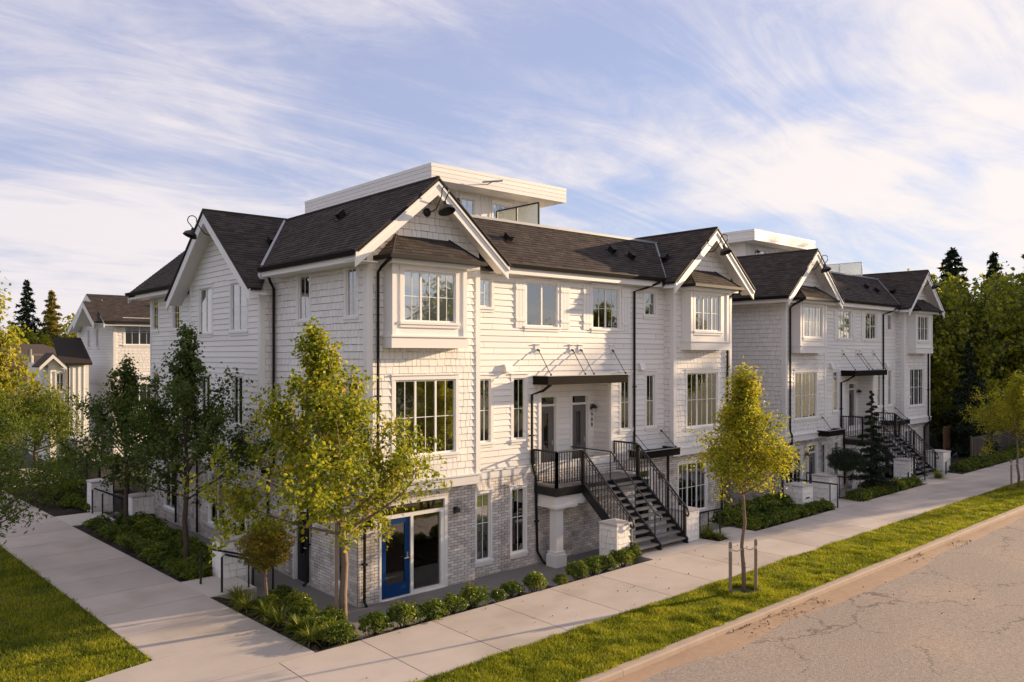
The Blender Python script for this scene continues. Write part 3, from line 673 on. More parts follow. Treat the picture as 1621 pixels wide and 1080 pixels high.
        for sx, e, t in ((-1, ex0, tx0), (1, ex1, tx1)):
            L2 = math.hypot(abs(t - e), zt - ze); v2 = V3(-sx * abs(t - e), 0, zt - ze) / L2; u2 = -Y_ if sx < 0 else Y_
            P = [(.18, 0), (-ye, 0), (.18, L2)] if sx < 0 else [(ye, 0), (-.18, 0), (-.18, L2)]
            roof_plane(hc, dk, V3(e, 0, ze) + V3(0, 0, .006), u2, v2, [P], .004, 52)
        hc.finish('bay_roof_shingle', 'roof', hr.parent, root, 60)
        for (p, q) in (((ex0, ye, ze + .02), (tx0, -.18, zt + .02)), ((ex1, ye, ze + .02), (tx1, -.18, zt + .02))): b = MB(); b.tube([p, q], .03, 5); b.build('hip_ridge', 'roofdark', bay)
        b = MB(); b.box(V3(ex0 - .08, ye - .09, 8.82), V3(ex1 + .08, ye + .02, 8.92)); b.box(V3(ex0 - .08, ye + .02, 8.82), V3(ex0 + .02, -.2, 8.92)); b.box(V3(ex1 - .02, ye + .02, 8.82), V3(ex1 + .08, -.2, 8.92)); b.build('gutter', 'gutter', bay)
    # --- roofs
    c1 = math.hypot(1, SL); rl = 2.46 * c1
    yend = 17.9 if big else 12.5
    vL = V3(1, 0, SL) / c1; vR = V3(-1, 0, SL) / c1
    # left slope of the corner gable, running back along the side
    if big: polys = [[(-4.75, 0), (.74, 0), (.74, rl), (-8.4, rl)], [(-17.9, 0), (-12.05, 0), (-8.4, rl), (-17.9, rl)]]
    else: polys = [[(-yend, 0), (.74, 0), (.74, rl), (-yend, rl)]]
    roof_plane(roofc, deck, (-.44, 0, 8.95), -Y_, vL, polys, seed=61)
    roof_plane(roofc, deck, (4.48, 0, 8.95), Y_, vR, [[(-.74, 0), (2.0, 0), (2.0, rl), (-.74, rl)]], seed=62)
    # main front slope between the gables
    mo = V3(0, 1.98, 1.62); mL = np.linalg.norm(mo); mo /= mL
    roof_plane(roofc, deck, (0, -.16, 9.10), X_, mo, [[(4.36, 0), (12.40, 0), (14.24, mL), (2.42, mL)]], seed=63)
    vm = 1.77 * c1
    roof_plane(roofc, deck, (12.18, 0, 8.95), -Y_, vL, [[(.05, 0), (.74, 0), (.74, rl), (-1.82, rl), (-1.82, vm)], [(-6, vm), (-1.82, vm), (-1.82, rl), (-6, rl)]], seed=64)
    roof_plane(roofc, deck, (17.10, 0, 8.95), Y_, vR, [[(-.74, 0), (yend, 0), (yend, rl), (-.74, rl)]], seed=65)
    if big:
        cg = math.hypot(1, .76); lg = 3.62 * cg
        roof_plane(roofc, deck, (0, 4.78, 8.37), X_, V3(0, 1, .76) / cg, [[(-.82, 0), (-.40, 0), (2.02, lg), (-.82, lg)]], seed=66)
        roof_plane(roofc, deck, (0, 12.02, 8.37), -X_, V3(0, -1, .76) / cg, [[(.40, 0), (.82, 0), (.82, lg), (-2.02, lg)]], seed=67)
    rf = deck.build('roof', 'roofdark', root); roofc.finish('roof_shingle', 'roof', rf, root, 300)
    for p, q in [((2.02, -.72, 11.08), (2.02, yend, 11.08)), ((14.64, -.72, 11.08), (14.64, 6, 11.08))] + ([((-.82, 8.4, 11.13), (2.1, 8.4, 11.13))] if big else []):
        rcap = MB(); rcap.tube([p, q], .05, 6); rcap.build('ridge_cap', 'roof', rf)
    f = MB(); f.box(V3(2.6, 1.74, 10.70), V3(14.3, 1.95, 10.78)); f.build('ridge_flashing', 'flash', root)
    f = MB(); f.tube([(12.42, -.1, 9.13), (14.22, 1.83, 10.75)], .05, 4); f.build('valley_flashing', 'flash', root)
    if big: f = MB(); f.tube([(-.40, 4.82, 9.02), (1.98, 8.3, 11.06)], .05, 4); f.build('valley_flashing', 'flash', root)
    # barge boards, soffits
    for xc in peak:
        for sx in (-1, 1):
            e = xc + sx * 2.47
            b = MB(); b.prism([(e, -.70, 8.885), (xc, -.70, 11.005), (xc, -.70, 10.62), (e, -.70, 8.55)], V3(0, .045, 0)); b.build('barge_board', 'trim', root)
            b = MB(); b.prism([(e + sx * .01, -.735, 8.90), (xc, -.735, 11.02), (xc, -.735, 10.90), (e + sx * .01, -.735, 8.78)], V3(0, .035, 0)); b.build('barge_moulding', 'trim', root)
            b = MB(); b.prism([(e + sx * .05, -.752, 8.95), (xc, -.752, 11.085), (xc, -.752, 11.035), (e + sx * .05, -.752, 8.90)], V3(0, .03, 0)); b.build('drip_edge', 'gutter', root)
            b = MB(); b.prism([(e, -.66, 8.78), (xc, -.66, 10.90), (xc, -.66, 10.86), (e, -.66, 8.74)], V3(0, .50, 0)); b.build('gable_soffit', 'trim', root)
        gooseneck(root, (xc - .02, -.205, 10.22), -Y_)
    if big:
        for sy in (-1, 1):
            e = 8.4 + sy * 3.62
            b = MB(); b.prism([(-.80, e, 8.34), (-.80, 8.4, 11.06), (-.80, 8.4, 10.70), (-.80, e, 7.98)], V3(.045, 0, 0)); b.build('barge_board', 'trim', root)
            b = MB(); b.prism([(-.84, e + sy * .04, 8.40), (-.84, 8.4, 11.14), (-.84, 8.4, 11.06), (-.84, e + sy * .04, 8.32)], V3(.03, 0, 0)); b.build('drip_edge', 'gutter', root)
            b = MB(); b.prism([(-.76, e, 8.22), (-.76, 8.4, 10.96), (-.76, 8.4, 10.92), (-.76, e, 8.18)], V3(.52, 0, 0)); b.build('gable_soffit', 'trim', root)
        gooseneck(root, (-.27, 8.55, 10.35), -X_)
    # eaves: fascia, soffit, gutter
    def eave_x(x0, x1):
        b = MB(); b.box(V3(x0, -.10, 8.80), V3(x1, -.07, 9.0)); b.build('fascia', 'trim', root)
        b = MB(); b.box(V3(x0, -.07, 8.80), V3(x1, .25, 8.83)); b.build('soffit', 'trim', root)
        b = MB(); b.prism([(x0, -.10, 8.98), (x0, -.20, 8.98), (x0, -.25, 9.08), (x0, -.25, 9.11), (x0, -.10, 9.11)], X_ * (x1 - x0)); b.build('gutter', 'gutter', root)
    def eave_y(x, y0, y1, wx):
        b = MB(); b.box(V3(x + .02, y0, 8.70), V3(x + .05, y1, 8.90)); b.build('fascia', 'trim', root)
        b = MB(); b.box(V3(x + .05, y0, 8.70), V3(wx, y1, 8.73)); b.build('soffit', 'trim', root)
        b = MB(); b.prism([(x + .02, y0, 8.84), (x - .08, y0, 8.84), (x - .13, y0, 8.94), (x - .13, y0, 8.97), (x + .02, y0, 8.97)], Y_ * (y1 - y0)); b.build('gutter', 'gutter', root)
    eave_x(4.5, 12.2)
    if big:
        eave_y(-.44, -.66, 4.75, .2); eave_y(-.44, 12.0, 17.9, .2)
        b = MB(); b.prism([(-.44, 17.86, 8.90), (2.02, 17.86, 11.02), (2.02, 17.86, 10.66), (-.44, 17.86, 8.55)], V3(0, .045, 0)); b.build('barge_board', 'trim', root)
        b = MB(); b.prism([(-.42, 16.95, 8.84), (2.02, 16.95, 10.94), (2.02, 16.95, 10.88), (-.42, 16.95, 8.78)], V3(0, .9, 0)); b.build('gable_soffit', 'trim', root)
    else: eave_y(-.44, -.66, yend, .2)
    # roof vents
    spots = [(2.24, 3.0, 0), (5.83, .9, 1), (10.7, .95, 1), (11.5, .75, 1), (13.3, .6, 2)] + ([(.9, 7.0, 3)] if big else [])
    for x, y, k in spots:
        if k == 0: x, z = 1.25, 11.07 - SL * (2.02 - 1.25); nn = V3(-SL, 0, 1)
        elif k == 1: z = 9.10 + .818 * (y + .16); nn = V3(0, -.818, 1)
        elif k == 2: z = 8.95 + SL * (x - 12.18); nn = V3(-SL, 0, 1)
        else: z = 11.12 - .76 * (8.4 - y); nn = V3(0, -.76, 1)
        nn = nn / np.linalg.norm(nn); dn = V3(nn[0], nn[1], 0); dn /= np.linalg.norm(dn); side = np.cross(Z_, dn); dv = np.cross(side, nn); c = V3(x, y, z) + nn * .02
        b = MB(); b.obox(c, side * .16, dv * .2, nn * .012); b.obox(c + nn * .08 - dv * .02, side * .11, dv * .11, nn * .075); b.obox(c + nn * .165, side * .125, dv * .135, nn * .012); b.build('roof_vent', 'gutter', root)
    # --- downspouts
    def spout(*pts):
        b = MB(); b.tube(pts, .042, 6)
        s = b.build('downspout', 'gutter', root)
        for i in range(len(pts) - 1):
            p, q = V3(*pts[i]), V3(*pts[i + 1])
            if abs(p[2] - q[2]) > 2: b = MB(); b.obox((p * .4 + q * .6), X_ * .06, Y_ * .06, Z_ * .02); b.build('strap', 'gutter', s)
    spout((.42, -.9, 8.83), (.44, -.42, 8.62), (.44, -.28, 8.5), (.44, -.28, 3.25), (.44, -.36, 3.1), (.44, -.36, 2.75), (.16, -.1, 2.5), (.16, -.08, .12), (.14, -.22, .04))
    spout((12.0, -.17, 8.95), (11.4, .0, 8.72), (11.02, .17, 8.6), (11.02, .17, 3.1))
    spout((15.98, -.9, 8.83), (16.0, -.3, 8.6), (16.0, -.25, 6.6), (16.0, -.25, 3.2), (16.0, -.34, 2.8), (15.9, -.07, 2.5), (15.9, -.07, .15), (15.9, -.25, .05))
    spout((6.55, -.30, 5.5), (6.50, .0, 5.3), (6.18, .16, 5.18), (6.18, .16, 3.1), (6.22, .04, 2.7), (6.3, .05, .4), (6.4, -.08, .1), (6.42, -.2, .03))
    if big:
        spout((-.2, 4.85, 8.85), (-.05, 5.0, 8.6), (.1, 5.08, 8.4), (.1, 5.08, 3.1), (-.08, 5.1, 2.6), (-.08, 5.1, .12), (-.2, 5.1, .04))
        spout((-.08, 2.52, 2.7), (-.08, 2.52, .12), (-.22, 2.52, .04)); spout((-.1, 10.9, 2.7), (-.1, 10.9, .1)); spout((-.1, 12.1, 2.7), (-.1, 12.1, .1)); spout((-.1, 13.1, 2.7), (-.1, 13.1, .1))
    # --- canopies
    def canopy(x0, x1, z0, z1, yf, yw, rods, zr, name):
        b = MB(); t = .05
        b.box(V3(x0, yf, z0), V3(x1, yf + t, z1)); b.box(V3(x0, yf + t, z0), V3(x0 + t, yw, z1)); b.box(V3(x1 - t, yf + t, z0), V3(x1, yw, z1))
        c = b.build(name, 'canopy', root)
        b = MB(); b.box(V3(x0 + t, yf + t, z1 - .10), V3(x1 - t, yw, z1 - .06)); b.build('canopy_deck', 'gutter', c)
        b = MB(); b.box(V3(x0 + t, yf + t, z0 + .01), V3(x1 - t, yw, z0 + .03)); b.build('canopy_soffit', 'trim', c)
        b = MB(); b.box(V3(x0 - .02, yf - .02, z1), V3(x1 + .02, yf + .06, z1 + .02)); b.box(V3(x0 - .02, yf + .06, z1), V3(x0 + .05, yw, z1 + .02)); b.box(V3(x1 - .05, yf + .06, z1), V3(x1 + .02, yw, z1 + .02)); b.build('canopy_flashing', 'flash', c)
        for x in rods:
            b = MB(); b.tube([(x, yw - .06, zr), (x + .0, yf + .06, z1 + .03)], .013, 5); b.lathe((x, yf + .06, z1 + .0), [(.001, 0), (.03, 0), (.03, .08), (.001, .08)], 8); b.tube([(x, yw - .02, zr), (x, yw - .12, zr - .06)], .03, 6); b.build('tie_rod', 'black', c)
            b = MB(); b.box(V3(x - .11, yw - .05, zr - .12), V3(x + .11, yw, zr + .14)); b.box(V3(x - .14, yw - .09, zr + .14), V3(x + .14, yw, zr + .16)); b.build('bracket_plate', 'trim', c)
    canopy(6.28, 9.95, 5.49, 5.75, -.45, .25, (6.46, 7.97, 8.37, 9.90), 6.58, 'entry_canopy')
    canopy(10.75, 12.68, 2.88, 3.12, -.52, .25, (11.0, 12.5), 3.72, 'lower_canopy')
    if not big: canopy(3.0, 4.6, 2.88, 3.12, -.75, -.18, (3.4,), 3.72, 'lower_canopy')
    # --- rooftop penthouse
    sx0, sx1, sy0, sy1 = 5.35, 11.75, 4.27, 13.4 if big else 9.0; zt = 12.90
    b = MB(); b.box(V3(sx0, sy0, zt - .56), V3(sx1, sy1, zt - .12)); ph = b.build('penthouse_roof', 'trim', root)
    b = MB(); b.box(V3(sx0 - .03, sy0 - .03, zt - .115), V3(sx1 + .03, sy1 + .03, zt)); b.build('roof_flashing', 'trim', ph)
    for k in range(3):
        z0 = zt - .56 + k * .148
        b = MB(); fbox(b, front(sy0), sx0 - .02, sx1 + .02, z0, z0 + .138, .002, .03); b.build('fascia_board', 'siding', ph)
        b = MB(); fbox(b, left(sx0), -sy1, -sy0, z0, z0 + .138, .002, .03); b.build('fascia_board', 'siding', ph)
    fp = front(sy0 + .95); wx0, wx1 = sx0 + .75, sx1 - 1.1; pwn = [(7.35, 10.75, 7.95, 12.1), (8.85, 10.75, 9.7, 12.1)] if big else [(7.0, 11.0, 8.1, 12.1)]
    b = MB(); sheet(b, fp, wx0, wx1, 10.5, zt - .5, pwn); b.poly([(wx0, sy0 + .95, 10.5), (wx0, sy1 - .6, 10.5), (wx0, sy1 - .6, zt - .5), (wx0, sy0 + .95, zt - .5)]); b.poly([(wx1, sy0 + .95, 10.5), (wx1, sy1 - .6, 10.5), (wx1, sy1 - .6, zt - .5), (wx1, sy0 + .95, zt - .5)])
    pb = b.build('penthouse', 'siding', root)
    for q in pwn: window(pb, fp, q, (0, 1), .5, trim=.08)
    for k in range(int((wx1 - wx0) / .4)): 
        x = wx0 + .2 + k * .4
        if all(not (q[0] - .12 < x < q[2] + .12) for q in pwn): b = MB(); fbox(b, fp, x - .025, x + .025, 10.5, zt - .56, 0, .025); b.build('batten', 'siding', pb)
    wall_lamp(pb, fp, 7.05, 11.95)
    if big: b = MB(); b.tube([(7.4, 4.05, 12.50), (8.15, 3.85, 12.62)], .035, 6); b.tube([(7.78, 4.25, 12.5), (7.78, 3.95, 12.55)], .02, 6); b.build('awning_arm', 'flash', ph)
    if not big:
        gr = MB(); gr.tube([(12.3, 4.4, 11.56), (12.3, 1.85, 11.56)], .03, 4)
        for y in (1.85, 3.1, 4.4): gr.box(V3(12.275, y - .025, 10.5), V3(12.325, y + .025, 11.56))
        g = gr.build('privacy_screen', 'trim', root)
        for ya, yb_ in ((1.88, 3.07), (3.13, 4.37)): b = MB(); b.box(V3(12.29, ya, 10.75), V3(12.305, yb_, 11.53)); b.build('glass_panel', 'frost', g)
    # glass guard on the roof deck
    gr = MB(); gr.tube([(8.61, 4.7, 11.70), (8.61, 2.45, 11.70)], .03, 4)
    for y in (2.45, 3.6, 4.7): gr.box(V3(8.585, y - .025, 10.6), V3(8.635, y + .025, 11.70))
    g = gr.build('glass_guard', 'gutter', root)
    for ya, yb_ in ((2.48, 3.57), (3.63, 4.67)): b = MB(); b.box(V3(8.60, ya, 10.75), V3(8.615, yb_, 11.67)); b.build('glass_panel', 'frost', g)

def entry(root, big=True):
    """landing and stairs, in block coordinates"""
    zl = 2.47; b = MB(); b.box(V3(6.26, -.80, zl - .12), V3(10.0, .98, zl)); land = b.build('landing', 'tread', root)
    b = MB(); b.box(V3(6.22, -.84, zl - .30), V3(10.04, -.80, zl - .05)); b.box(V3(6.22, -.80, zl - .30), V3(6.26, .22, zl - .05)); b.build('channel', 'black', land)
    b = MB(); b.box(V3(6.30, -.76, zl - .62), V3(7.55, .10, zl - .13)); b.box(V3(6.27, -.79, zl - .68), V3(7.2, .1, zl - .60)); b.build('beam', 'trim', land)
    b = MB(); b.box(V3(7.55, -.74, zl - .5), V3(10.0, .10, zl - .13)); b.build('beam', 'trim', land)
    b = MB(); cx, cy = 6.60, -.48
    for w, z0, z1 in ((.22, -.12, .36), (.19, .36, .46), (.145, .46, 1.78), (.17, 1.74, 1.80)): b.box(V3(cx - w, cy - w, z0), V3(cx + w, cy + w, z1 + (.0005 * w)))
    b.build('column', 'trim', root)
    b = MB(); b.box(V3(8.5, .28, zl), V3(9.6, .92, zl + .015)); b.build('door_mat', 'mat', root)
    n = 10; y0, y1 = -.84, -2.72; z1 = gz(9) + .02; dz = (zl - z1) / (n + 1); dy = (y1 - y0) / n
    for k in range(n):
        z = zl - dz * (k + 1); y = y0 + dy * k
        for xa, xb in ((7.44, 8.67), (8.73, 9.96)):
            t = MB(); t.box(V3(xa, y + dy - .035, z - .05), V3(xb, y, z)); t.build('tread', 'tread', root)
    for x in (7.40, 8.70, 10.0):
        s = MB(); s.prism([(x - .025, y0 + .02, zl - .02), (x - .025, y0 + .02, zl - .34), (x - .025, y1 - .0, z1 - .06), (x - .025, y1 - .1, z1 - .06), (x - .025, y1 - .1, z1 + .16), (x - .025, y0 - .06, zl - .02)], X_ * .05); s.build('stringer', 'black', root)
    railing(root, (6.29, .20, zl), (6.29, -.80, zl)); railing(root, (6.29, -.80, zl), (7.40, -.80, zl), post0=True)
    railing(root, (10.0, .22, zl), (10.0, -.80, zl))
    lo = z1 + .16
    railing(root, (7.40, -.86, zl - .02), (7.40, y1 + .02, lo), 1.0, .125, curl=True, name='stair_railing'); railing(root, (10.0, -.86, zl - .02), (10.0, y1 + .02, lo), 1.0, .125, curl=True, name='stair_railing')
    m = MB(); m.tube([(8.70, .95, zl + .86), (8.70, -.80, zl + .86), (8.70, y1 + .1, lo + .86), (8.70, y1 - .06, lo + .84), (8.70, y1 - .06, lo + .70)], .022, 6)
    for p, q in (((8.70, -.78, zl - .1), (8.70, -.78, zl + .86)), ((8.70, -1.8, 1.2), (8.70, -1.8, 2.40)), ((8.70, y1 + .15, .6), (8.70, y1 + .15, lo + .84))): m.tube([p, q], .02, 6)
    m.build('centre_handrail', 'black', root)

def pillar(x, y, z0, z1, w, d, label, slot=False, rz=0):
    t = thing('entry_pillar', label, 'pillar', (x, y, z0), rz, 'shingled entry pillars'); h = z1 - z0
    b = MB(); b.box(V3(-w / 2, -d / 2, -.5), V3(w / 2, d / 2, h - .06)); body = b.build('body', 'sheath', t)
    cl = Clad()
    for fr, ln in ((Frame((0, -d / 2, 0), X_, Z_), w), (Frame((-w / 2, 0, 0), -Y_, Z_), d), (Frame((0, d / 2, 0), -X_, Z_), w), (Frame((w / 2, 0, 0), Y_, Z_), d)):
        fill(cl, 'shingle', fr, -ln / 2 + .05, ln / 2 - .05, -.4, h - .07, seed=int(x * 10) + 3)
    cl.finish('siding_shingle', 'siding', body, t, 120)
    for sx in (-1, 1):
        for sy in (-1, 1): b = MB(); b.box(V3(sx * (w / 2 - .05), sy * (d / 2 - .05), -.5), V3(sx * (w / 2 + .025), sy * (d / 2 + .025), h - .06)); b.build('corner_board', 'trim', t)
    e = .05; b = MB(); a = [(-w / 2 - e, -d / 2 - e), (w / 2 + e, -d / 2 - e), (w / 2 + e, d / 2 + e), (-w / 2 - e, d / 2 + e)]
    b.prism([(p, q, h - .06) for p, q in a], V3(0, 0, .05))
    for i in range(4): b.poly([(*a[i], h - .01), (*a[(i + 1) % 4], h - .01), (0, 0, h + .06)])
    b.build('cap', 'cap', t)
    if slot: b = MB(); b.box(V3(-.16, -d / 2 - .035, h * .52), V3(.12, -d / 2 - .02, h * .57)); b.build('letter_slot', 'black', t)
    return t

# ------------------------------------------------------------------ ground
def strip(x0, x1, y0, y1, dz, n=30, thick=.3):
    b = MB(); xs = np.linspace(x0, x1, n + 1)
    for a, c in zip(xs[:-1], xs[1:]): b.poly([(a, y0, gz(a) + dz), (c, y0, gz(c) + dz), (c, y1, gz(c) + dz), (a, y1, gz(a) + dz)])
    for y, s in ((y0, 1), (y1, -1)): b.poly([(x0, y, gz(x0) + dz), (x0, y, gz(x0) - thick), (x1, y, gz(x1) - thick), (x1, y, gz(x1) + dz)][::s])
    return b
def slab_poly(b, pts, dz=0., th=.12):
    k = len(b.v); n = len(pts)
    b.v += [(x, y, gz(x) + dz) for x, y in pts] + [(x, y, gz(x) - th) for x, y in pts]
    b.f.append(tuple(range(k, k + n))); b.f += [(k + (i + 1) % n, k + i, k + n + i, k + n + (i + 1) % n) for i in range(n)]
g = MB(); R = 1500
g.poly([(-R, -R, -.32), (R, -R, -.32), (R, R, -.32), (-R, R, -.32)]); g.build('ground', 'far', kind='structure')
# road, kept as a grid so that it can undulate slightly
xs = np.linspace(-60, 64, 191); ys = np.linspace(-17.2, -8.0, 24); XX, YY = np.meshgrid(xs, ys); ZZ = gz(XX) - .13 + .012 * np.sin(XX * .9) * np.cos(YY * 1.3) + .03 * np.minimum(1, (-8.0 - YY) / 3)
Vr = np.stack([XX.ravel(), YY.ravel(), ZZ.ravel()], 1); i, j = np.meshgrid(np.arange(190), np.arange(23)); q = (j * 191 + i).ravel(); Fr = np.stack([q, q + 1, q + 192, q + 191], 1)
link('road', tris_mesh('road', Vr, Fr), 'asphalt', None, True, kind='structure')
strip(64, 130, -60, 30, -.02).build('far_verge', 'earth', kind='structure'); strip(-60, 64, -60, -17.2, -.02).build('far_verge', 'earth', kind='structure')
# kerb in lengths
kb = MB(); kb.poly([(-60, -7.98, gz(-60) - .2), (64, -7.98, gz(64) - .2), (64, -7.74, gz(64) - .2), (-60, -7.74, gz(-60) - .2)])
kerb = kb.build('kerb', 'kerb', kind='structure')
x = -8.0
while x < 60:
    b = MB(); e = x + 2.99
    b.prism([(x, -7.97, gz(x) - .2), (x, -7.96, gz(x) - .02), (x, -7.93, gz(x) + .006), (x, -7.76, gz(x) + .012), (x, -7.76, gz(x) - .2)], V3(2.992, 0, .018)); b.build('kerb_stone', 'kerb', kerb); x += 3.0
strip(-60, 63.9, -7.76, -5.82, -.03).build('verge_soil', 'earth', kind='structure')
# sidewalk slabs
swb = MB(); swb.poly([(-40, -5.85, gz(-40) - .03), (63.9, -5.85, gz(63.9) - .03), (63.9, -3.2, gz(63.9) - .03), (-40, -3.2, gz(-40) - .03)])
sw = swb.build('sidewalk', 'soil', kind='structure')
x = -20.0 + .15
while x < 62:
    b = MB(); yb = -3.31
    slab_poly(b, [(x + .011, -5.82), (x + 1.789, -5.82), (x + 1.789, yb), (x + .011, yb)]); b.build('paving_slab', 'slab', sw); x += 1.80
# side walk along the left of the block
ww = MB(); ww.poly([(-5.6, -3.3, gz(-5) - .04), (-2.87, -3.3, gz(-3) - .04), (-4.0, 24, gz(-4) - .04), (-6.6, 24, gz(-6) - .04)])
walk = ww.build('side_walk', 'soil', kind='structure')
edR = lambda y: -2.87 - .046 * (y + 3.3); edL = lambda y: -5.42 - .042 * (y + 1.6)
y = -3.30
while y < 24:
    y2 = y + 1.75; b = MB(); a = y + .022
    if y < -2: slab_poly(b, [(-8.6, a), (edR(a), a), (edR(y2), y2), (edL(y2), y2), (-6.7, -1.80), (-8.6, -2.2)])
    else: slab_poly(b, [(edL(a), a), (edR(a), a), (edR(y2), y2), (edL(y2), y2)])
    b.build('paving_slab', 'slab', walk); y = y2
b = MB(); slab_poly(b, [(-30, -3.30), (-8.61, -3.30), (-8.61, -2.2), (-30, -2.6)]); b.build('paving_slab', 'slab', walk)
# lawn soil at left
b = MB(); slab_poly(b, [(-40, -2.62), (-8.6, -2.22), (-6.7, -1.82), (-5.44, -1.58), (edL(24), 24), (-9, 30), (-40, 30)], -.03); b.build('lawn_soil', 'earth', kind='structure')
# patios (sunken) and planting beds that slope down to them
b = MB(); b.poly([(-1.5, -2.1, 0), (9.5, -2.1, 0), (9.5, .6, 0), (-1.5, .6, 0)]); b.poly([(-1.5, .6, 0), (.3, .6, 0), (.3, 22, 0), (-1.5, 22, 0)]); b.poly([(9.5, -2.1, 0), (13.2, -2.1, 0.0), (13.2, .6, 0.0), (9.5, .6, 0)]); b.build('patio', 'patio', kind='structure')
b = MB(); b.poly([(13.2, -2.1, .0), (38, -2.1, .1), (38, 2, .1), (13.2, 2, 0)]); b.build('lower_path', 'patio', kind='structure')
def bed(pts, name='planting_bed', n=26, m=7):
    """pts: two polylines (outer, inner) of (x,y,z)"""
    o, i = pts; V = []; F = []
    for a in range(n + 1):
        t = a / n
        def at(L):
            s = t * (len(L) - 1); k = min(int(s), len(L) - 2); f = s - k; return np.array(L[k]) * (1 - f) + np.array(L[k + 1]) * f
        p, q = at(o), at(i)
        for c in range(m + 1):
            f = c / m; r = p * (1 - f) + q * f; V.append(r + V3(0, 0, (.05 * RNG.standard_normal() if 0 < c < m else 0)))
    for a in range(n):
        for c in range(m): k = a * (m + 1) + c; F.append((k, k + 1, k + m + 2, k + m + 1))
    link(name, tris_mesh(name, np.array(V), np.array(F)), 'soil', None, False, kind='structure')
bed(([(-2.87, -3.30, gz(-3)), (8.0, -3.30, gz(8))], [(-1.6, -2.1, .02), (8.0, -2.1, .02)]), n=50)
bed(([(-2.87, -3.30, gz(-3)), (edR(1.7), 1.7, gz(-3))], [(-1.5, -2.1, .02), (-1.5, 1.7, .02)]))
bed(([(edR(3.5), 3.5, gz(-3)), (edR(13), 13, gz(-3.5))], [(-1.5, 3.5, .02), (-1.5, 13, .02)]), n=40)
bed(([(edR(15.2), 15.2, gz(-3.7)), (edR(24), 24, gz(-4))], [(-1.2, 15.2, .3), (-1.2, 24, .3)]))
bed(([(10.9, -3.30, gz(11)), (11.5, -3.30, gz(11.5))], [(10.9, -2.1, .5), (11.5, -2.1, .5)]), n=4)
bed(([(13.0, -3.30, gz(13)), (18.5, -3.30, gz(18.5))], [(13.0, -1.6, .25), (18.5, -1.6, .25)]))
bed(([(20.7, -3.30, gz(20.7)), (27.0, -3.30, gz(27))], [(20.7, -1.4, .3), (27.0, -1.4, .3)]))
bed(([(31.0, -3.30, gz(31)), (60, -3.30, gz(60))], [(31.0, 16, gz(31)), (60, 16, gz(60))]))
def pad(pts, name='entry_pad'):
    b = MB(); slab_poly(b, pts, .006, .7); b.build(name, 'concrete', kind='structure')
pad([(7.7, -3.30), (10.9, -3.30), (10.75, -2.15), (7.7, -2.3)]); pad([(11.5, -3.30), (13.0, -3.30), (13.0, -2.3), (11.5, -2.3)])
pad([(18.5, -3.30), (20.7, -3.30), (20.7, -1.6), (18.5, -1.6)]); pad([(27.0, -3.30), (31.0, -3.30), (31.0, -2.2), (27.0, -2.2)])
pad([(edR(1.7), 1.7), (-1.9, 1.7), (-1.9, 3.5), (edR(3.5), 3.5)]); pad([(edR(13), 13.02), (-2.2, 13.02), (-2.2, 15.18), (edR(15.2), 15.18)])
pad([(-6.0, 24.05), (1.5, 24.05), (1.5, 30), (-6.0, 30)], 'rear_pavement')

# ------------------------------------------------------------------ the two blocks
b1 = thing('townhouse', 'large white shingled townhouse row at the street corner with a blue entry door', 'house', (0, 0, 0), 0, 'white townhouse rows')
townhouse(b1, True)
b2 = thing('townhouse', 'white townhouse row further along the street standing in shade beside the forest', 'house', (20.37, .132, -.10), .0266, 'white townhouse rows')
townhouse(b2, False)
e1 = thing('entry_stairs', 'black railed entry stairs with shared landing in front of house number 908', 'stairs', (0, 0, 0), 0, 'entry stairs'); entry(e1)
e2 = thing('entry_stairs', 'shaded black railed entry stairs of the farther townhouse behind the small spruce', 'stairs', (20.37, .132, -.02), .0266, 'entry stairs'); entry(e2)

pillar(7.12, -2.40, gz(7) - .1, 1.58, .62, .62, 'sunlit white shingled pillar left of the black entry stairs')
pillar(10.42, -2.36, gz(10) - .05, 1.55, .62, .62, 'white shingled pillar at the right foot of the black entry stairs')
pillar(-1.86, 3.42, gz(-2), 1.50, .75, .62, 'white shingled pillar beside the side walk handrail and round topiary')
pillar(-2.05, 15.75, gz(-2), 1.60, .7, .6, 'farthest white shingled pillar by the side walk and black gate')
pillar(-1.55, 12.45, gz(-2), 1.42, .66, .6, 'white shingled pillar behind the dark leafy side trees')
pillar(17.5, -2.35, gz(17) - .1, 1.56, .7, .7, 'white shingled pillar with a letter slot by the farther townhouse', True)
pillar(20.35, -1.95, gz(20) - .1, 1.60, .75, .7, 'white shingled pillar behind the handrails near the small spruce')
pillar(27.95, -1.9, gz(28) - .1, 1.56, .66, .66, 'white shingled pillar at the near foot of the far stairs')
pillar(31.6, -2.0, gz(31) - .1, 1.66, .85, .75, 'white shingled pillar right of the far stairs against dark forest')

def handrail(path, label, posts, loc=(0, 0, 0)):
    t = thing('handrail', label, 'handrail', path[0], 0, 'black pipe handrails'); o = V3(*path[0]); P = [V3(*p) - o for p in path]
    b = MB(); b.tube(P, .03, 7); b.build('rail', 'black', t)
    for x, y, z0, z1 in posts: b = MB(); b.tube([V3(x, y, z0) - o, V3(x, y, z1) - o], .022, 7); b.build('post', 'black', t)
handrail([(-2.85, 2.98, .45), (-2.85, 2.98, 1.36), (-2.80, 2.9, 1.43), (-1.5, 2.98, .98), (-1.45, 2.98, .9), (-1.45, 2.98, .0)], 'black handrail dropping to the patio against the shingled pillar', [])
handrail([(-2.72, 1.9, .45), (-2.72, 1.9, 1.36), (-2.66, 1.86, 1.43), (-1.45, 1.86, .98), (-1.40, 1.86, .9), (-1.40, 1.86, .0)], 'black handrail dropping to the patio beside the topiary trunk', [(-2.05, 1.86, .2, 1.2)])
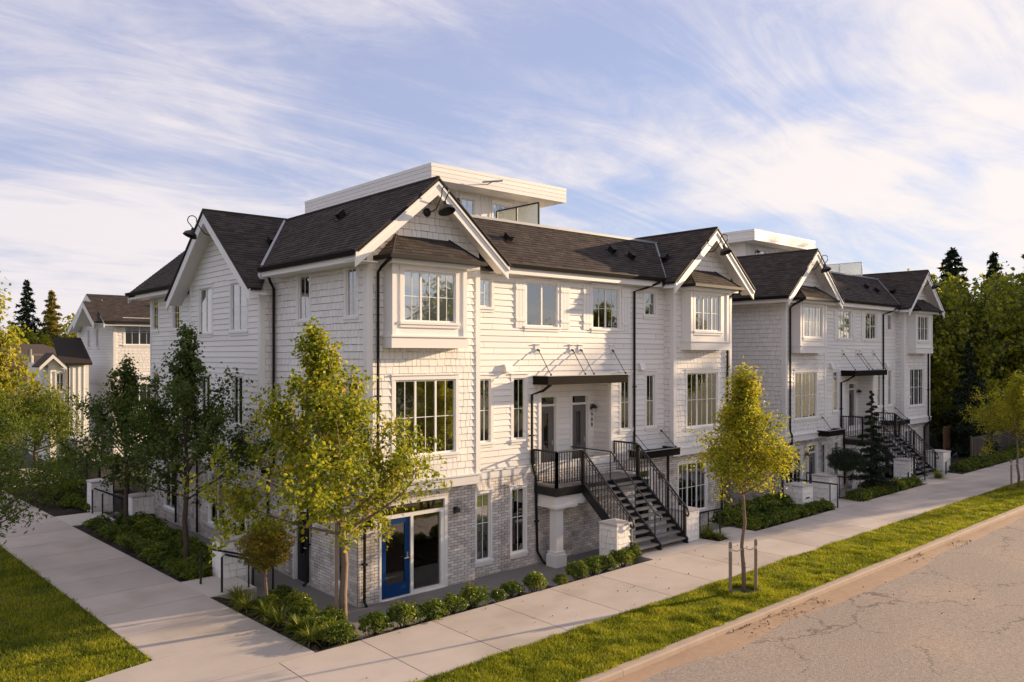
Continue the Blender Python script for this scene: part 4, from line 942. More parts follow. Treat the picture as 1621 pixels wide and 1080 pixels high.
handrail([(-2.52, 14.9, .45), (-2.52, 14.9, 1.36), (-2.46, 14.86, 1.42), (-1.5, 14.9, .95)], 'black handrail in front of the farthest side walk pillar', [(-1.5, 14.9, 0, .95)])
handrail([(-2.42, 13.9, .45), (-2.42, 13.9, 1.34), (-2.36, 13.86, 1.40), (-1.5, 13.9, .95)], 'black handrail between the two rear side walk pillars', [(-1.5, 13.9, 0, .95)])
handrail([(11.6, -2.9, .5), (11.6, -2.9, 1.45), (12.6, -1.4, .95), (12.6, -1.4, .0)], 'black handrail right of the entry stairs pillar', [(12.1, -2.1, .3, 1.2)])
handrail([(18.75, -3.25, .6), (18.75, -3.25, 1.5), (18.75, -1.0, 1.5)], 'black handrail left of the concrete pad beside the letter slot pillar', [(18.75, -2.95, .6, 1.5), (18.75, -1.0, .2, 1.5)])
handrail([(20.6, -3.25, .6), (20.6, -3.25, 1.52), (20.6, -1.0, 1.52)], 'black handrail right of the concrete pad near the small spruce', [(20.6, -2.4, .6, 1.52), (20.6, -1.0, .2, 1.52)])
handrail([(25.9, -2.9, .6), (25.9, -2.9, 1.2), (27.6, -2.9, 1.5), (27.7, -2.9, .6)], 'black handrail running up beside the near foot of the far stairs', [(26.7, -2.9, .6, 1.34)])
handrail([(30.4, -2.8, .6), (30.4, -2.8, 1.25), (31.7, -2.8, 1.6), (31.8, -2.8, .6)], 'black handrail in front of the pillar right of the far stairs', [(31.0, -2.8, .6, 1.4)])

# ------------------------------------------------------------------ foliage
def leaf_mesh(name, pts, size, mat, elong=1.5, outward=None, bias=.5, rng=RNG, droop=0.):
    """one folded diamond per point"""
    n = len(pts); nr = rng.standard_normal((n, 3))
    if outward is not None: nr = nr * (1 - bias) + outward * bias * 1.6
    nr += V3(0, 0, .35); nr /= np.linalg.norm(nr, axis=1, keepdims=True)
    d = rng.standard_normal((n, 3)); d[:, 2] -= droop; d -= (d * nr).sum(1, keepdims=True) * nr; d /= np.linalg.norm(d, axis=1, keepdims=True) + 1e-9
    s = np.cross(nr, d); L = size * (.65 + .7 * rng.random((n, 1))); Wd = L / elong
    a = pts - d * L * .5; c = pts + d * L * .5; m1 = pts + s * Wd * .5 + nr * L * .12; m2 = pts - s * Wd * .5 + nr * L * .12
    V = np.stack([a, m1, c, m2], 1).reshape(-1, 3); k = np.arange(n)[:, None] * 4
    F = np.concatenate([k + np.array([[0, 1, 2]]), k + np.array([[0, 2, 3]])], 1).reshape(-1, 3)
    me = tris_mesh(name, V, F); me.materials.append(MT[mat]); return me
def bezier(p, q, bend, n=7):
    t = np.linspace(0, 1, n)[:, None]; m = (p + q) / 2 + bend
    return (1 - t) ** 2 * p + 2 * t * (1 - t) * m + t ** 2 * q
def tree_parts(seed, H, fork, prof, nlimb=16, sub=6, leaves=7000, lsize=.11, spread=.16, r0=.075, up=.75, offset=(0, 0), elong=1.4, tip=0.25):
    """prof(t) crown radius at t=0..1 between fork and H; returns trunk MB and leaf points"""
    rng = np.random.default_rng(seed); T = MB(); off = V3(offset[0], offset[1], 0)
    lean = rng.standard_normal(2) * .03 * H; tp = [V3(0, 0, -.25)]
    K = 9
    for k in range(1, K + 1): t = k / K; tp.append(V3(lean[0] * t ** 2 + .03 * rng.standard_normal(), lean[1] * t ** 2 + .03 * rng.standard_normal(), H * .93 * t) + off * .6 * max(0, t - .3))
    T.tube(tp, list(np.linspace(r0 * 1.15, r0 * .12, K + 1)), 8)
    trunk = lambda z: np.array([np.interp(z, [p[2] for p in tp], [p[i] for p in tp]) for i in range(3)])
    pts = []; out = []
    segs = [(trunk(fork + (H - fork) * .45), trunk(H * .95), H * .02)]
    for i in range(nlimb):
        t = (i + .5) / nlimb * .86; z0 = fork + (H - fork) * t * .62; ph = i * 2.399 + rng.random() * .7
        tz = min(1, t + up * .28 + .14 * rng.random()); rad = prof(min(tz, .97)) * (.78 + .38 * rng.random())
        p = trunk(z0); q = V3(math.cos(ph) * rad, math.sin(ph) * rad, fork + (H - fork) * tz) + off * (.4 + .6 * t)
        path = bezier(p, q, V3(math.cos(ph), math.sin(ph), -.35) * rad * .16); rr = r0 * (.48 - .22 * t)
        T.tube(path, list(np.linspace(rr, rr * .25, len(path))), 5)
        segs.append((path[3], path[-1], 0))
        for s in range(sub):
            f = .3 + .68 * rng.random(); b0 = path[int(f * (len(path) - 1))]; dr = rng.standard_normal(3) * .8 + V3(math.cos(ph), math.sin(ph), .75); dr /= np.linalg.norm(dr)
            ln = rad * (.28 + .4 * rng.random()) + .12; b1_ = b0 + dr * ln
            T.tube([b0, (b0 + b1_) / 2 + V3(0, 0, .03), b1_], [rr * .3, rr * .2, rr * .1], 4, False); segs.append((b0, b1_, 0))
    segs = segs; L = np.array([np.linalg.norm(b - a) + tip for a, b, _ in segs]); ncl = max(60, leaves // 8); idx = rng.choice(len(segs), ncl, p=L / L.sum())
    A = np.array([s[0] for s in segs])[idx]; Bq = np.array([s[1] for s in segs])[idx]; f = rng.random((ncl, 1)) ** .75 * 1.08
    pts = A + (Bq - A) * f + rng.standard_normal((ncl, 3)) * spread * (1 - .45 * f)
    pts = pts[rng.integers(0, ncl, leaves)] + rng.standard_normal((leaves, 3)) * lsize * .85
    ax = np.stack([np.interp(pts[:, 2], [p[2] for p in tp], [p[i] for p in tp]) for i in (0, 1)], 1); outv = pts - np.stack([ax[:, 0], ax[:, 1], pts[:, 2] - .25], 1); outv /= np.linalg.norm(outv, axis=1, keepdims=True) + 1e-6
    return T, pts, outv
def tree(name, label, cat, loc, seed, H, fork, prof, leafmat, bark='bark', group=None, lsize=.11, elong=1.4, bias=.45, **kw):
    t = thing(name, label, cat, loc, 0, group)
    T, p, o = tree_parts(seed, H, fork, prof, lsize=lsize, **kw)
    T.build('trunk', bark, t, True); link('crown', leaf_mesh('crown', p, lsize, leafmat, elong, o, bias), None, t); return t
egg = lambda R, lo=.55, pk=.35: (lambda t: R * (lo + (1 - lo) * min(1, t / pk)) if t < pk else R * math.sqrt(max(0.02, 1 - ((t - pk) / (1.02 - pk)) ** 2)))
spire = lambda R, lo=.5, pk=.28: (lambda t: R * (lo + (1 - lo) * min(1, t / pk)) if t < pk else R * max(.05, 1 - ((t - pk) / (1.0 - pk)) ** 1.15))
m1 = tree('maple_tree', 'golden green maple with pale stake lit by the sun at the house corner', 'tree', (-1.30, -1.62, .25), 5, 6.75, 1.95, spire(2.3, .88, .26), 'maple', nlimb=30, sub=9, leaves=20000, lsize=.10, spread=.15, up=.62, r0=.085, offset=(-.62, .52), group='young maple trees')
b = MB(); b.obox((-.17, .02, 1.05), X_ * .035, Y_ * .02, Z_ * 1.3); st = b.build('support_stake', 'stake', None); tag(st, 'pale grey wooden stake standing beside the golden maple trunk', 'stake'); st.location = (-1.30, -1.62, .25)
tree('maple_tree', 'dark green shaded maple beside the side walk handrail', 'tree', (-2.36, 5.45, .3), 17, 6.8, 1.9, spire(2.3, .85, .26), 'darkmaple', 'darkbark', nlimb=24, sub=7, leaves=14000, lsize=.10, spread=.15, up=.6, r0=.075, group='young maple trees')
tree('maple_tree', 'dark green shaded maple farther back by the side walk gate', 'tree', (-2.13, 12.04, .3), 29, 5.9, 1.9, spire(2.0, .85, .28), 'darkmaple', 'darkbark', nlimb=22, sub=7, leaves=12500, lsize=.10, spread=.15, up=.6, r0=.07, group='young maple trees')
def staked(loc, label, seed, H, R, stake_d, grp):
    t = tree('street_tree', label, 'tree', (loc[0], loc[1], gz(loc[0])), seed, H, H * .42, spire(R * 1.08, .6, .34), 'gold', group='staked street trees', nlimb=34, sub=8, leaves=14500, lsize=.09, elong=2.2, spread=.17, r0=.05, up=.8, bias=.3)
    for k, (dx, dy) in enumerate(((-stake_d, .12), (stake_d * .72, -.14))):
        s = thing('tree_stake', ('left' if k == 0 else 'right') + ' wooden stake ' + grp, 'stake', (loc[0] + dx, loc[1] + dy, gz(loc[0])), 0, 'tree stakes')
        b = MB(); b.lathe((0, 0, -.4), [(.001, 0), (.04, 0), (.042, 1.62), (.02, 1.66), (.001, 1.66)], 8); b.build('post', 'stake', s)
        b = MB(); b.tube([(0, 0, 1.06), (-dx * .5, -dy * .5, 1.0), (-dx * .95, -dy * .9, 1.06)], .016, 5); b.tube([(0, 0, 1.02), (0, 0, 1.1)], .046, 8); b.build('strap', 'strap', s)
staked((7.02, -6.70), 'small golden street tree between two stakes in the near grass verge', 41, 5.45, .92, .42, 'of the near street tree')
staked((28.76, -6.33), 'small golden street tree at the right edge of the verge', 43, 4.75, 1.6, .5, 'of the far street tree')

def standard(loc, label, seed, ht, R, zs=1., mat='golneedle', bend=0.):
    t = thing('topiary_pine', label, 'tree', loc, 0, 'topiary pines'); rng = np.random.default_rng(seed); T = MB()
    T.tube([(0, 0, -.2), (.02, .01, ht * .3), (-.015 + bend * .5, 0, ht * .65), (bend, 0, ht)], [.045, .04, .035, .03], 7)
    n = 7000; d = rng.standard_normal((n, 3)); d /= np.linalg.norm(d, axis=1, keepdims=True); lump = 1 + .16 * np.sin(d[:, :1] * 5 + seed) * np.cos(d[:, 1:2] * 4 + 1) + .1 * np.sin(d[:, 2:3] * 9)
    p = d * R * lump * rng.random((n, 1)) ** .33; p[:, 2] *= zs; p += V3(bend, 0, ht + R * zs * .55)
    for k in range(12):
        q = rng.standard_normal(3); q /= np.linalg.norm(q); T.tube([(bend, 0, ht * .95), V3(bend, 0, ht + R * zs * .55) + q * R * .7 * V3(1, 1, zs)], [.018, .006], 4)
    T.build('trunk', 'bark', t, True); link('crown', leaf_mesh('crown', p, .10, mat, 5., d, .25), None, t)
standard((-2.33, .22, .40), 'small round topiary pine on a thin trunk by the side handrail', 3, 1.15, .58)
standard((20.9, -2.55, .55), 'dark flat topped pine beside the small spruce of the farther townhouse', 5, 1.35, .75, .62, 'needle')
standard((16.6, -1.9, .5), 'dark flat topped pine behind the near street tree', 8, 1.75, .62, .7, 'needle')

def conifer(name, label, loc, seed, H, R, n, lsize, mat='needle', group=None, power=1.0, bare=.08, whorl=0, bark='darkbark'):
    t = thing(name, label, 'tree', loc, 0, group); rng = np.random.default_rng(seed); T = MB(); T.tube([(0, 0, -.3), (0, 0, H * .5), (0, 0, H * .99)], [H * .018, H * .011, .01], 7)
    nb = int(26 + H * 3.0); z = bare + (1 - bare) * np.linspace(0, 1, nb) ** .95; P = []; O = []
    per = n // nb
    for i, zz_ in enumerate(z):
        ph = i * 2.399 + rng.random(); L = R * (1 - zz_) ** power * (.75 + .45 * rng.random()) + .05 * R; k = max(8, int(per * (.35 + 1.6 * (1 - zz_))))
        a = V3(0, 0, zz_ * H); bq = a + V3(math.cos(ph) * L, math.sin(ph) * L, -L * .18 + L * .12 * rng.random()); T.tube([a, bq], [H * .003 + .006, .005], 4, False)
        f = rng.random((k, 1)) ** .7; side = V3(-math.sin(ph), math.cos(ph), 0); w = rng.standard_normal((k, 1)) * L * .24 * (1.1 - f * .7)
        pts = a + (bq - a) * f + side * w + V3(0, 0, 1) * (rng.standard_normal((k, 1)) * L * .06 - np.abs(w) * .25); P.append(pts); O.append(np.tile(V3(math.cos(ph), math.sin(ph), .5), (k, 1)))
    T.build('trunk', bark, t, True); link('crown', leaf_mesh('crown', np.concatenate(P), lsize, mat, 3.2, np.concatenate(O), .35, droop=.3), None, t); return t
conifer('spruce_tree', 'small dark spruce in front of the farther entry stairs', (23.0, -2.6, .6), 7, 4.25, 1.0, 9000, .13)
conifer('spruce_tree', 'tiny dark conifer beside the grey utility cabinet', (-1.9, 20.2, .45), 9, 1.7, .5, 2600, .10)

ORD = ['first', 'second', 'third', 'fourth', 'fifth', 'sixth', 'seventh', 'eighth', 'ninth', 'tenth', 'eleventh', 'twelfth', 'thirteenth', 'fourteenth', 'fifteenth', 'sixteenth', 'seventeenth', 'eighteenth']
# shrubs: a few shapes, copied with their own turn and size
def shrub_proto(seed, R, n, lsize, mat, z=.8):
    rng = np.random.default_rng(seed); d = rng.standard_normal((n, 3)); d[:, 2] = np.abs(d[:, 2]) * 1.1 - .25; d /= np.linalg.norm(d, axis=1, keepdims=True)
    lump = 1 + .22 * np.sin(d[:, :1] * 4 + seed) * np.cos(d[:, 1:2] * 5 + seed) + .12 * np.sin(d[:, 2:3] * 8 + d[:, :1] * 6)
    p = d * R * lump * (.45 + .58 * rng.random((n, 1)) ** .5); p[:, 2] = p[:, 2] * z + R * .42
    me = leaf_mesh('foliage', p, lsize, mat, 1.9, d, .35, rng)
    S_ = MB()
    for k in range(14):
        q = rng.standard_normal(3); q[2] = abs(q[2]) + .6; q /= np.linalg.norm(q); S_.tube([(0, 0, -.15), q * R * .8], [.012, .005], 4, False)
    sm = bpy.data.meshes.new('stems'); sm.from_pydata(S_.v, [], S_.f); sm.materials.append(MT['darkbark']); return me, sm
SHP = [shrub_proto(s, .36, 1500, .072, 'shrub') for s in (1, 2, 3)]
def lily_proto(seed, n=130, L=.42):
    rng = np.random.default_rng(seed); V = []; F = []
    for i in range(n):
        ph = rng.random() * 6.283; el = .5 + .9 * rng.random(); l = L * (.6 + .6 * rng.random()); w = .011 + .007 * rng.random(); c, s = math.cos(ph), math.sin(ph); b0 = V3(c, s, 0) * .07 * rng.random()
        k = len(V)
        for t in (0, .35, .7, 1.0):
            r = l * t * math.cos(el) * (1 + t * .5); z = l * (t * math.sin(el) - .55 * t ** 2.4 * math.cos(el)); ww = w * (1 - t * .85); p = b0 + V3(c * r, s * r, z)
            V += [p + V3(-s, c, 0) * ww, p - V3(-s, c, 0) * ww]
        for j in range(3): a = k + 2 * j; F += [(a, a + 1, a + 3, a + 2)]
    me = tris_mesh('blades', np.array(V), np.array(F)); me.materials.append(MT['lily']); return me
LIL = [lily_proto(s) for s in (1, 2)]
def plant(name, mes, label, cat, group, loc, sc, szz=1.0):
    t = thing(name, label, cat, loc, random.random() * 6.28, group); t.scale = (sc, sc, sc * szz)
    for nm, me in mes: o = bpy.data.objects.new(nm, me); COL.objects.link(o); o.parent = t
    return t
def shrub(x, y, sc, label, group, z=None, szz=1.):
    me, sm = random.choice(SHP); return plant('shrub', [('foliage', me), ('stems', sm)], label, 'shrub', group, (x, y, gz(x) - .04 if z is None else z), sc, szz)
G1 = 'rounded shrubs along the front sidewalk'
rowx = [(-2.10, -2.95, .95, 'low rounded shrub at the sidewalk corner right of the maple trunk base'), (-1.30, -3.0, 1.08, 'rounded glossy shrub just left of the blue door'), (-.50, -2.93, 1.02, 'rounded glossy shrub in front of the blue door'),
        (.15, -3.0, .98, 'rounded glossy shrub below the glass panel beside the blue door'), (.75, -2.95, 1.0, 'taller shrub of the pair in front of the glass panel edge'), (1.42, -2.85, 1.05, 'shrub ending the continuous row below the brick lamp'),
        (2.12, -3.05, .62, 'small shrub opening the gapped row below the tall brick window'), (2.62, -3.0, .80, 'wide shrub below the tall brick windows'), (3.35, -3.05, .82, 'upright shrub left of the white column'), (4.15, -3.08, .58, 'smallest shrub in front of the white column base'),
        (4.85, -3.0, .85, 'shrub just right of the white column base'), (5.45, -2.95, .95, 'yellowish shrub left of the sunlit pillar'), (6.1, -2.95, .95, 'shrub in front of the sunlit pillar base'), (6.75, -3.0, .92, 'shrub at the right foot of the sunlit pillar'), (7.45, -2.75, .95, 'shrub against the sunlit pillar beside the concrete entry pad')]
for x, y, s, l in rowx: shrub(x + random.uniform(-.08, .08), y + random.uniform(-.06, .06), s * random.uniform(.8, 1.05), l, G1, None, random.uniform(.9, 1.3))
G2 = 'shrubs in the corner bed'
for k, (x, y, s) in enumerate([(-2.0, -1.0, .95), (-1.75, -.2, .9), (-2.3, .1, .8), (-1.7, -1.75, .85), (-2.2, -2.2, .9), (-1.9, .6, .7), (-2.45, -1.6, .7), (-1.55, .95, .6)]):
    shrub(x, y, s, ['sunlit shrub in the corner bed below the maple trunk', 'sunlit shrub in the corner bed nearest the left brick wall', 'low shrub beside the topiary pine trunk', 'shrub in the corner bed right of the maple trunk', 'shrub at the tip of the corner bed near the sidewalk', 'shaded shrub between the topiary pine and the handrail', 'shrub in the corner bed on the side walk edge', 'small shaded shrub below the handrail end'][k], G2, gz(x) - .12)
G3 = 'strap leaved clumps in the corner bed'
for k, (x, y, s) in enumerate([(-2.65, .95, 1.0), (-2.75, .35, .95), (-2.6, -.35, 1.05), (-2.62, -1.1, 1.0), (-2.5, -1.9, 1.05), (-2.62, -2.6, 1.0), (-2.2, -2.75, .9), (-2.55, 1.4, .9)]):
    plant('daylily', [('blades', random.choice(LIL))], ['clump of strap leaves beside the topiary pine by the handrail pad', 'clump of strap leaves on the side walk edge below the topiary', 'second clump of strap leaves along the side walk edge from the topiary', 'middle clump of strap leaves along the side walk edge', 'clump of strap leaves near the front tip of the corner bed', 'clump of strap leaves at the very front tip of the corner bed', 'clump of strap leaves in front of the corner shrubs by the sidewalk', 'farthest clump of strap leaves next to the concrete pad'][k], 'plant', G3, (x, y, gz(x) - .03), s)
G4 = 'shaded shrubs in the left side bed'
for k, y in enumerate(np.arange(3.9, 12.8, .78)):
    for x, s, rowname in ((edR(y) + .55 + .2 * random.random(), .85, 'side walk'), (-1.85 + .2 * random.random(), .95, 'patio')):
        shrub(x, y + .3 * random.random(), s * (1.08 + .4 * random.random()), ORD[k] + ' dark shrub from the near handrail on the ' + rowname + ' edge of the side bed', G4, .30, .85)
for k, (x, y) in enumerate([(-2.75, 4.4), (-2.55, 3.8)]): plant('daylily', [('blades', random.choice(LIL))], ['pale strap leaf clump at the foot of the near dark maple', 'pale strap leaf clump near the handrail pad of the side bed'][k], 'plant', 'strap leaved clumps in the side bed', (x, y, .45), 1.1)
for k in range(9): shrub(-2.9 + 1.2 * random.random(), 15.8 + k * .75, 1.0 + .2 * random.random(), ORD[k] + ' dark shrub back from the farthest side walk pad towards the grey cabinet', 'shaded shrubs beyond the far pad', .42, .8)
plant('daylily', [('blades', LIL[0])], 'bright yellow green grass clump at the foot of the right stair pillar', 'plant', None, (11.15, -2.75, gz(11)), 1.25)
plant('daylily', [('blades', LIL[1])], 'second smaller yellow green grass clump beside the concrete entry pad', 'plant', None, (11.3, -3.1, gz(11)), .8)
G5 = 'shrubs before the farther townhouse'
for k, x in enumerate(np.arange(13.3, 18.3, .62)): shrub(x, -2.95 + .1 * random.random(), .85 + .25 * random.random(), ORD[k] + ' low shrub from the left in the bed before the letter slot pillar', 'shrubs before the letter slot pillar', gz(x) - .08)
for k, x in enumerate(np.arange(13.3, 16.9, .8)): shrub(x, -2.1, 1.25 + .3 * random.random(), ORD[k] + ' taller back row shrub from the left behind the near street tree', 'tall shrubs behind the street tree', gz(x) - .15, 1.2)
for k, x in enumerate(np.arange(20.95, 26.8, .62)): shrub(x, -2.95 + .1 * random.random(), .9 + .25 * random.random(), ORD[k] + ' shrub from the left in the sidewalk bed around the small spruce', 'shrubs around the small spruce', gz(x) - .08)
plant('daylily', [('blades', LIL[0])], 'pale grass clump on the far concrete pad before the stairs', 'plant', None, (28.9, -3.0, gz(29)), 1.3)
for k, x in enumerate(np.arange(32.2, 44, .8)): shrub(x, -2.9 + .2 * random.random(), 1.1 + .5 * random.random(), ORD[k] + ' dark shrub right of the last pillar at the forest edge along the sidewalk', 'forest edge shrubs', gz(x) - .08, .9)

# grass: blades as stuff
def grass(name, P, hh, wid, label=None):
    n = len(P); rng = RNG; ph = rng.random(n) * 6.283; h = hh * (.5 + .9 * rng.random(n)); ln = rng.standard_normal((n, 2)) * .45 * h[:, None]
    d = np.stack([np.cos(ph), np.sin(ph)], 1) * wid * (.6 + .7 * rng.random((n, 1)))
    a = np.c_[P[:, :2] - d, P[:, 2]]; b = np.c_[P[:, :2] + d, P[:, 2]]; c = np.c_[P[:, :2] + ln, P[:, 2] + h]
    V = np.stack([a, b, c], 1).reshape(-1, 3); F = np.arange(3 * n).reshape(-1, 3)
    o = link(name, tris_mesh(name, V, F), 'grass', None); o['kind'] = 'stuff'; o['label'] = label; o['category'] = 'grass'
def vnoise(x, y, s, seed):
    r = np.random.default_rng(seed); G = r.random((64, 64)); u, v = x / s + 31.3, y / s + 17.7; i, j = np.floor(u).astype(int), np.floor(v).astype(int); f, g_ = u - i, v - j; f = f * f * (3 - 2 * f); g_ = g_ * g_ * (3 - 2 * g_)
    q = lambda a, b_: G[a % 64, b_ % 64]
    return (q(i, j) * (1 - f) + q(i + 1, j) * f) * (1 - g_) + (q(i, j + 1) * (1 - f) + q(i + 1, j + 1) * f) * g_
def sample(n, x0, x1, y0, y1, dens=None, near=None):
    x = x0 + (x1 - x0) * RNG.random(n); y = y0 + (y1 - y0) * RNG.random(n); k = np.ones(n, bool)
    if near: k = RNG.random(n) < np.clip((near / np.hypot(x - CAM[0], y - CAM[1])) ** 1.6, 0, 1)
    return x[k], y[k]
x, y = sample(640000, -4, 50, -7.80, -5.74, near=19)
wig = .05 * (vnoise(x, y, .35, 5) - .5); ok = (y < -5.80 + wig) & (y > -7.80 - wig); x, y = x[ok], y[ok]
ring = np.hypot(x - 7.02, y + 6.7); hgt = .045 + .085 * vnoise(x, y, .28, 1) * vnoise(x, y, 1.1, 2) + .05 * np.exp(-((ring - .5) / .16) ** 2); ok = ring > .36; x, y, hgt = x[ok], y[ok], hgt[ok]
grass('verge_grass', np.c_[x, y, gz(x) - .035], hgt, .011, 'green grass strip between the sidewalk and the road')
x, y = sample(420000, -14, -5.3, -2.4, 16, near=15)
lim = np.where(y < -1.58, -6.7 + (y + 1.82) * 5.2, edL(y)); ok = (x < lim + .05 * vnoise(x, y, .3, 4)) & (y > -2.2 - (x + 8.6) * .0 + np.where(x < -8.6, -.02, .2 * (x + 8.6) * 1.05)); x, y = x[ok], y[ok]
hgt = .045 + .10 * vnoise(x, y, .3, 7) * vnoise(x, y, 1.2, 8)
grass('lawn_grass', np.c_[x, y, gz(x) - .035], hgt, .011, 'green lawn left of the side walk, half in shade')
# roadside dirt and leaf litter against the kerb
x = np.linspace(-4, 50, 400); V = []; F = []
for i, xx in enumerate(x):
    w = .25 + .75 * vnoise(np.array([xx]), np.array([0.]), 2.3, 9)[0] ** 1.5; h = .01 + .045 * vnoise(np.array([xx]), np.array([3.]), .8, 10)[0]
    for c, (f, hh) in enumerate(((0, .6), (.25, 1), (.6, .5), (1, -.25))): V.append((xx, -7.965 - f * w, gz(xx) - .128 + hh * h))
for i in range(399):
    for c in range(3): k = i * 4 + c; F.append((k, k + 1, k + 5, k + 4))
link('roadside_dirt', tris_mesh('roadside_dirt', np.array(V), np.array(F)), 'sand', None, True, kind='structure')
n = 700; x = -2 + 40 * RNG.random(n); ok = vnoise(x, x * 0, 1.3, 12) > .68; x = x[ok]; y = -8.0 - .5 * RNG.random(len(x)) ** 1.6
lit = leaf_mesh('leaf_litter', np.c_[x, y, gz(x) - .085 + .02 * RNG.random(len(x))], .065, 'gold', 1.6); lit.materials[0] = MT['litter']
link('leaf_litter', lit, None, None, False, kind='stuff', label='dry brown leaf litter scattered along the kerb', category='litter')
n = 120; x = -9 + 20 * RNG.random(n); y = np.where(RNG.random(n) < .5, -5.8 + 2.4 * RNG.random(n), -8.4 - 4 * RNG.random(n)); zl = np.where(y > -6, gz(x) + .012, gz(x) - .07)
lit = leaf_mesh('fallen_leaves', np.c_[x, y, zl], .05, 'gold', 1.5); lit.materials[0] = MT['litter']
link('fallen_leaves', lit, None, None, False, kind='stuff', label='few dry leaves scattered on sidewalk and road', category='litter')

# ------------------------------------------------------------------ left background
t = thing('townhouse', 'white townhouse with brown roof behind the corner block across the lane', 'house', (3.84, 36.2, 0), 0, 'white townhouse rows')
def simple_house(t):
    cl = Clad(); w = MB(); fr = Frame((0, 0, 0), X_, Z_); fl = Frame((0, 0, 0), -Y_, Z_)
    ww = [(.65, 7.05, 2.6, 8.62), (.65, 3.2, 2.6, 5.0), (4.2, 7.05, 5.8, 8.6)]; lw = [(-6.2, 6.9, -5.6, 8.1), (-4.0, 6.9, -3.4, 8.1)]
    sheet(w, fr, 0, 9, 0, 8.5, ww); sheet(w, fl, -9, 0, 0, 8.5, lw); w.poly([fl.p(-9, 8.5), fl.p(0, 8.5), fl.p(-3.7, 10.2)])
    w.poly([(9, 0, 0), (9, 9, 0), (9, 9, 8.5), (9, 0, 8.5)]); w.poly([(0, 9, 0), (9, 9, 0), (9, 9, 8.5), (0, 9, 8.5)])
    fill(cl, 'shingle', fr, 0, 9, 0, 8.4, [grow(q, .05) for q in ww]); fill(cl, 'lap', fl, -9, 0, 0, 10.0, [grow(q, .05) for q in lw], lambda v: (-9 + max(0, v - 8.5) * 2.6, 0 - max(0, v - 8.5) * 1.8))
    p = w.build('wall', 'sheath', t); cl.finish('siding_shingle', 'siding', p, t, 0)
    for q in ww: window(t, fr, q, (0, .45, .9, 1) if q[0] < 1 else (0, 1), .5, blind=.45)
    for q in lw: window(t, fl, q, (0, 1), .5)
    for a, b_ in ((4.5, 4.8), (8.35, 8.5)):
        b = MB(); fbox(b, fr, -.06, 9, a, b_, 0, .07); fbox(b, fl, -9, 0, a, b_, 0, .07); b.build('belt_board', 'trim', t)
    b = MB(); fbox(b, fr, -.03, .14, 0, 8.4, 0, .05); fbox(b, fl, -.14, 0, 0, 8.4, 0, .05); b.build('corner_board', 'trim', t)
    rc = Clad(); dk = MB(); L = math.hypot(4.2, 1.9)
    roof_plane(rc, dk, (-.7, -.55, 8.5), X_, V3(0, 4.2, 1.9) / L, [[(0, 0), (10, 0), (10, L), (0, L)]], seed=81)
    roof_plane(rc, dk, (9.3, 8.6, 8.2), -X_, V3(0, -4.95, 2.2) / math.hypot(4.95, 2.2), [[(0, 0), (10, 0), (10, L), (0, L)]], seed=82)
    l2 = math.hypot(2.5, 1.35)
    roof_plane(rc, dk, (-1.25, -.4, 8.45), X_, V3(0, 2.5, 1.35) / l2, [[(0, 0), (1.2, 0), (1.2, l2), (0, l2)]], seed=83); roof_plane(rc, dk, (-.05, 4.6, 8.45), -X_, V3(0, -2.5, 1.35) / l2, [[(0, 0), (1.2, 0), (1.2, l2), (0, l2)]], seed=84)
    r = dk.build('roof', 'roofdark', t); rc.finish('roof_shingle', 'roof', r, t, 0)
    for pts in ([(0, -.5, 8.36), (0, 3.65, 10.2), (-.68, 3.65, 10.2), (-.68, -.5, 8.36)], [(0, 8.5, 8.0), (0, 3.65, 10.2), (-.68, 3.65, 10.2), (-.68, 8.5, 8.0)], [(.3, -.3, 8.36), (.3, 2.1, 9.62), (-1.22, 2.1, 9.62), (-1.22, -.3, 8.36)], [(.3, 4.5, 8.32), (.3, 2.1, 9.62), (-1.22, 2.1, 9.62), (-1.22, 4.5, 8.32)]):
        b = MB(); b.prism(pts, V3(0, 0, -.04)); b.build('gable_soffit', 'trim', t)
    for (y0, z0, y1, z1, x) in ((-.58, 8.44, 3.65, 10.36, -.72), (8.6, 8.14, 3.65, 10.36, -.72), (-.42, 8.40, 2.1, 9.76, -1.27), (4.6, 8.40, 2.1, 9.76, -1.27)): b = MB(); b.prism([(x, y0, z0), (x, y1, z1), (x, y1, z1 - .36), (x, y0, z0 - .36)], X_ * .05); b.build('barge_board', 'trim', t)
    b = MB(); b.box(V3(-.7, -.62, 8.36), V3(9.3, -.50, 8.5)); b.build('gutter', 'gutter', t); b = MB(); b.box(V3(-.7, -.5, 8.22), V3(9.3, -.46, 8.40)); b.build('fascia', 'trim', t)
    b = MB(); b.obox((3.4, 1.9, 9.72), X_ * .4, Y_ * .16, Z_ * .1); b.build('roof_vent', 'gutter', t)
simple_house(t)
t = thing('garage_wing', 'small white gabled wing with dark roof left of the rear townhouse', 'building', (.25, 36.3, 0), 0)
b = MB(); fr = Frame((0, 0, 0), X_, Z_); wq = (.42, 4.2, .82, 5.3)
sheet(b, fr, 0, 2.2, 0, 5.9, [wq]); b.poly([(0, 0, 0), (0, 6, 0), (0, 6, 5.9), (0, 0, 5.9)]); b.poly([(2.2, 0, 0), (2.2, 6, 0), (2.2, 6, 5.9), (2.2, 0, 5.9)]); b.poly([(-.35, -.02, 5.8), (.75, -.02, 5.8), (.2, -.02, 6.4)]); b.build('wall', 'siding', t)
for k in range(7):
    x = .12 + k * .3
    if not .3 < x < .95: b = MB(); fbox(b, fr, x - .02, x + .02, 0, 5.9, 0, .03); b.build('batten', 'siding', t)
window(t, fr, wq, (0, .5, 1), .5, vbar=False, trim=.07)
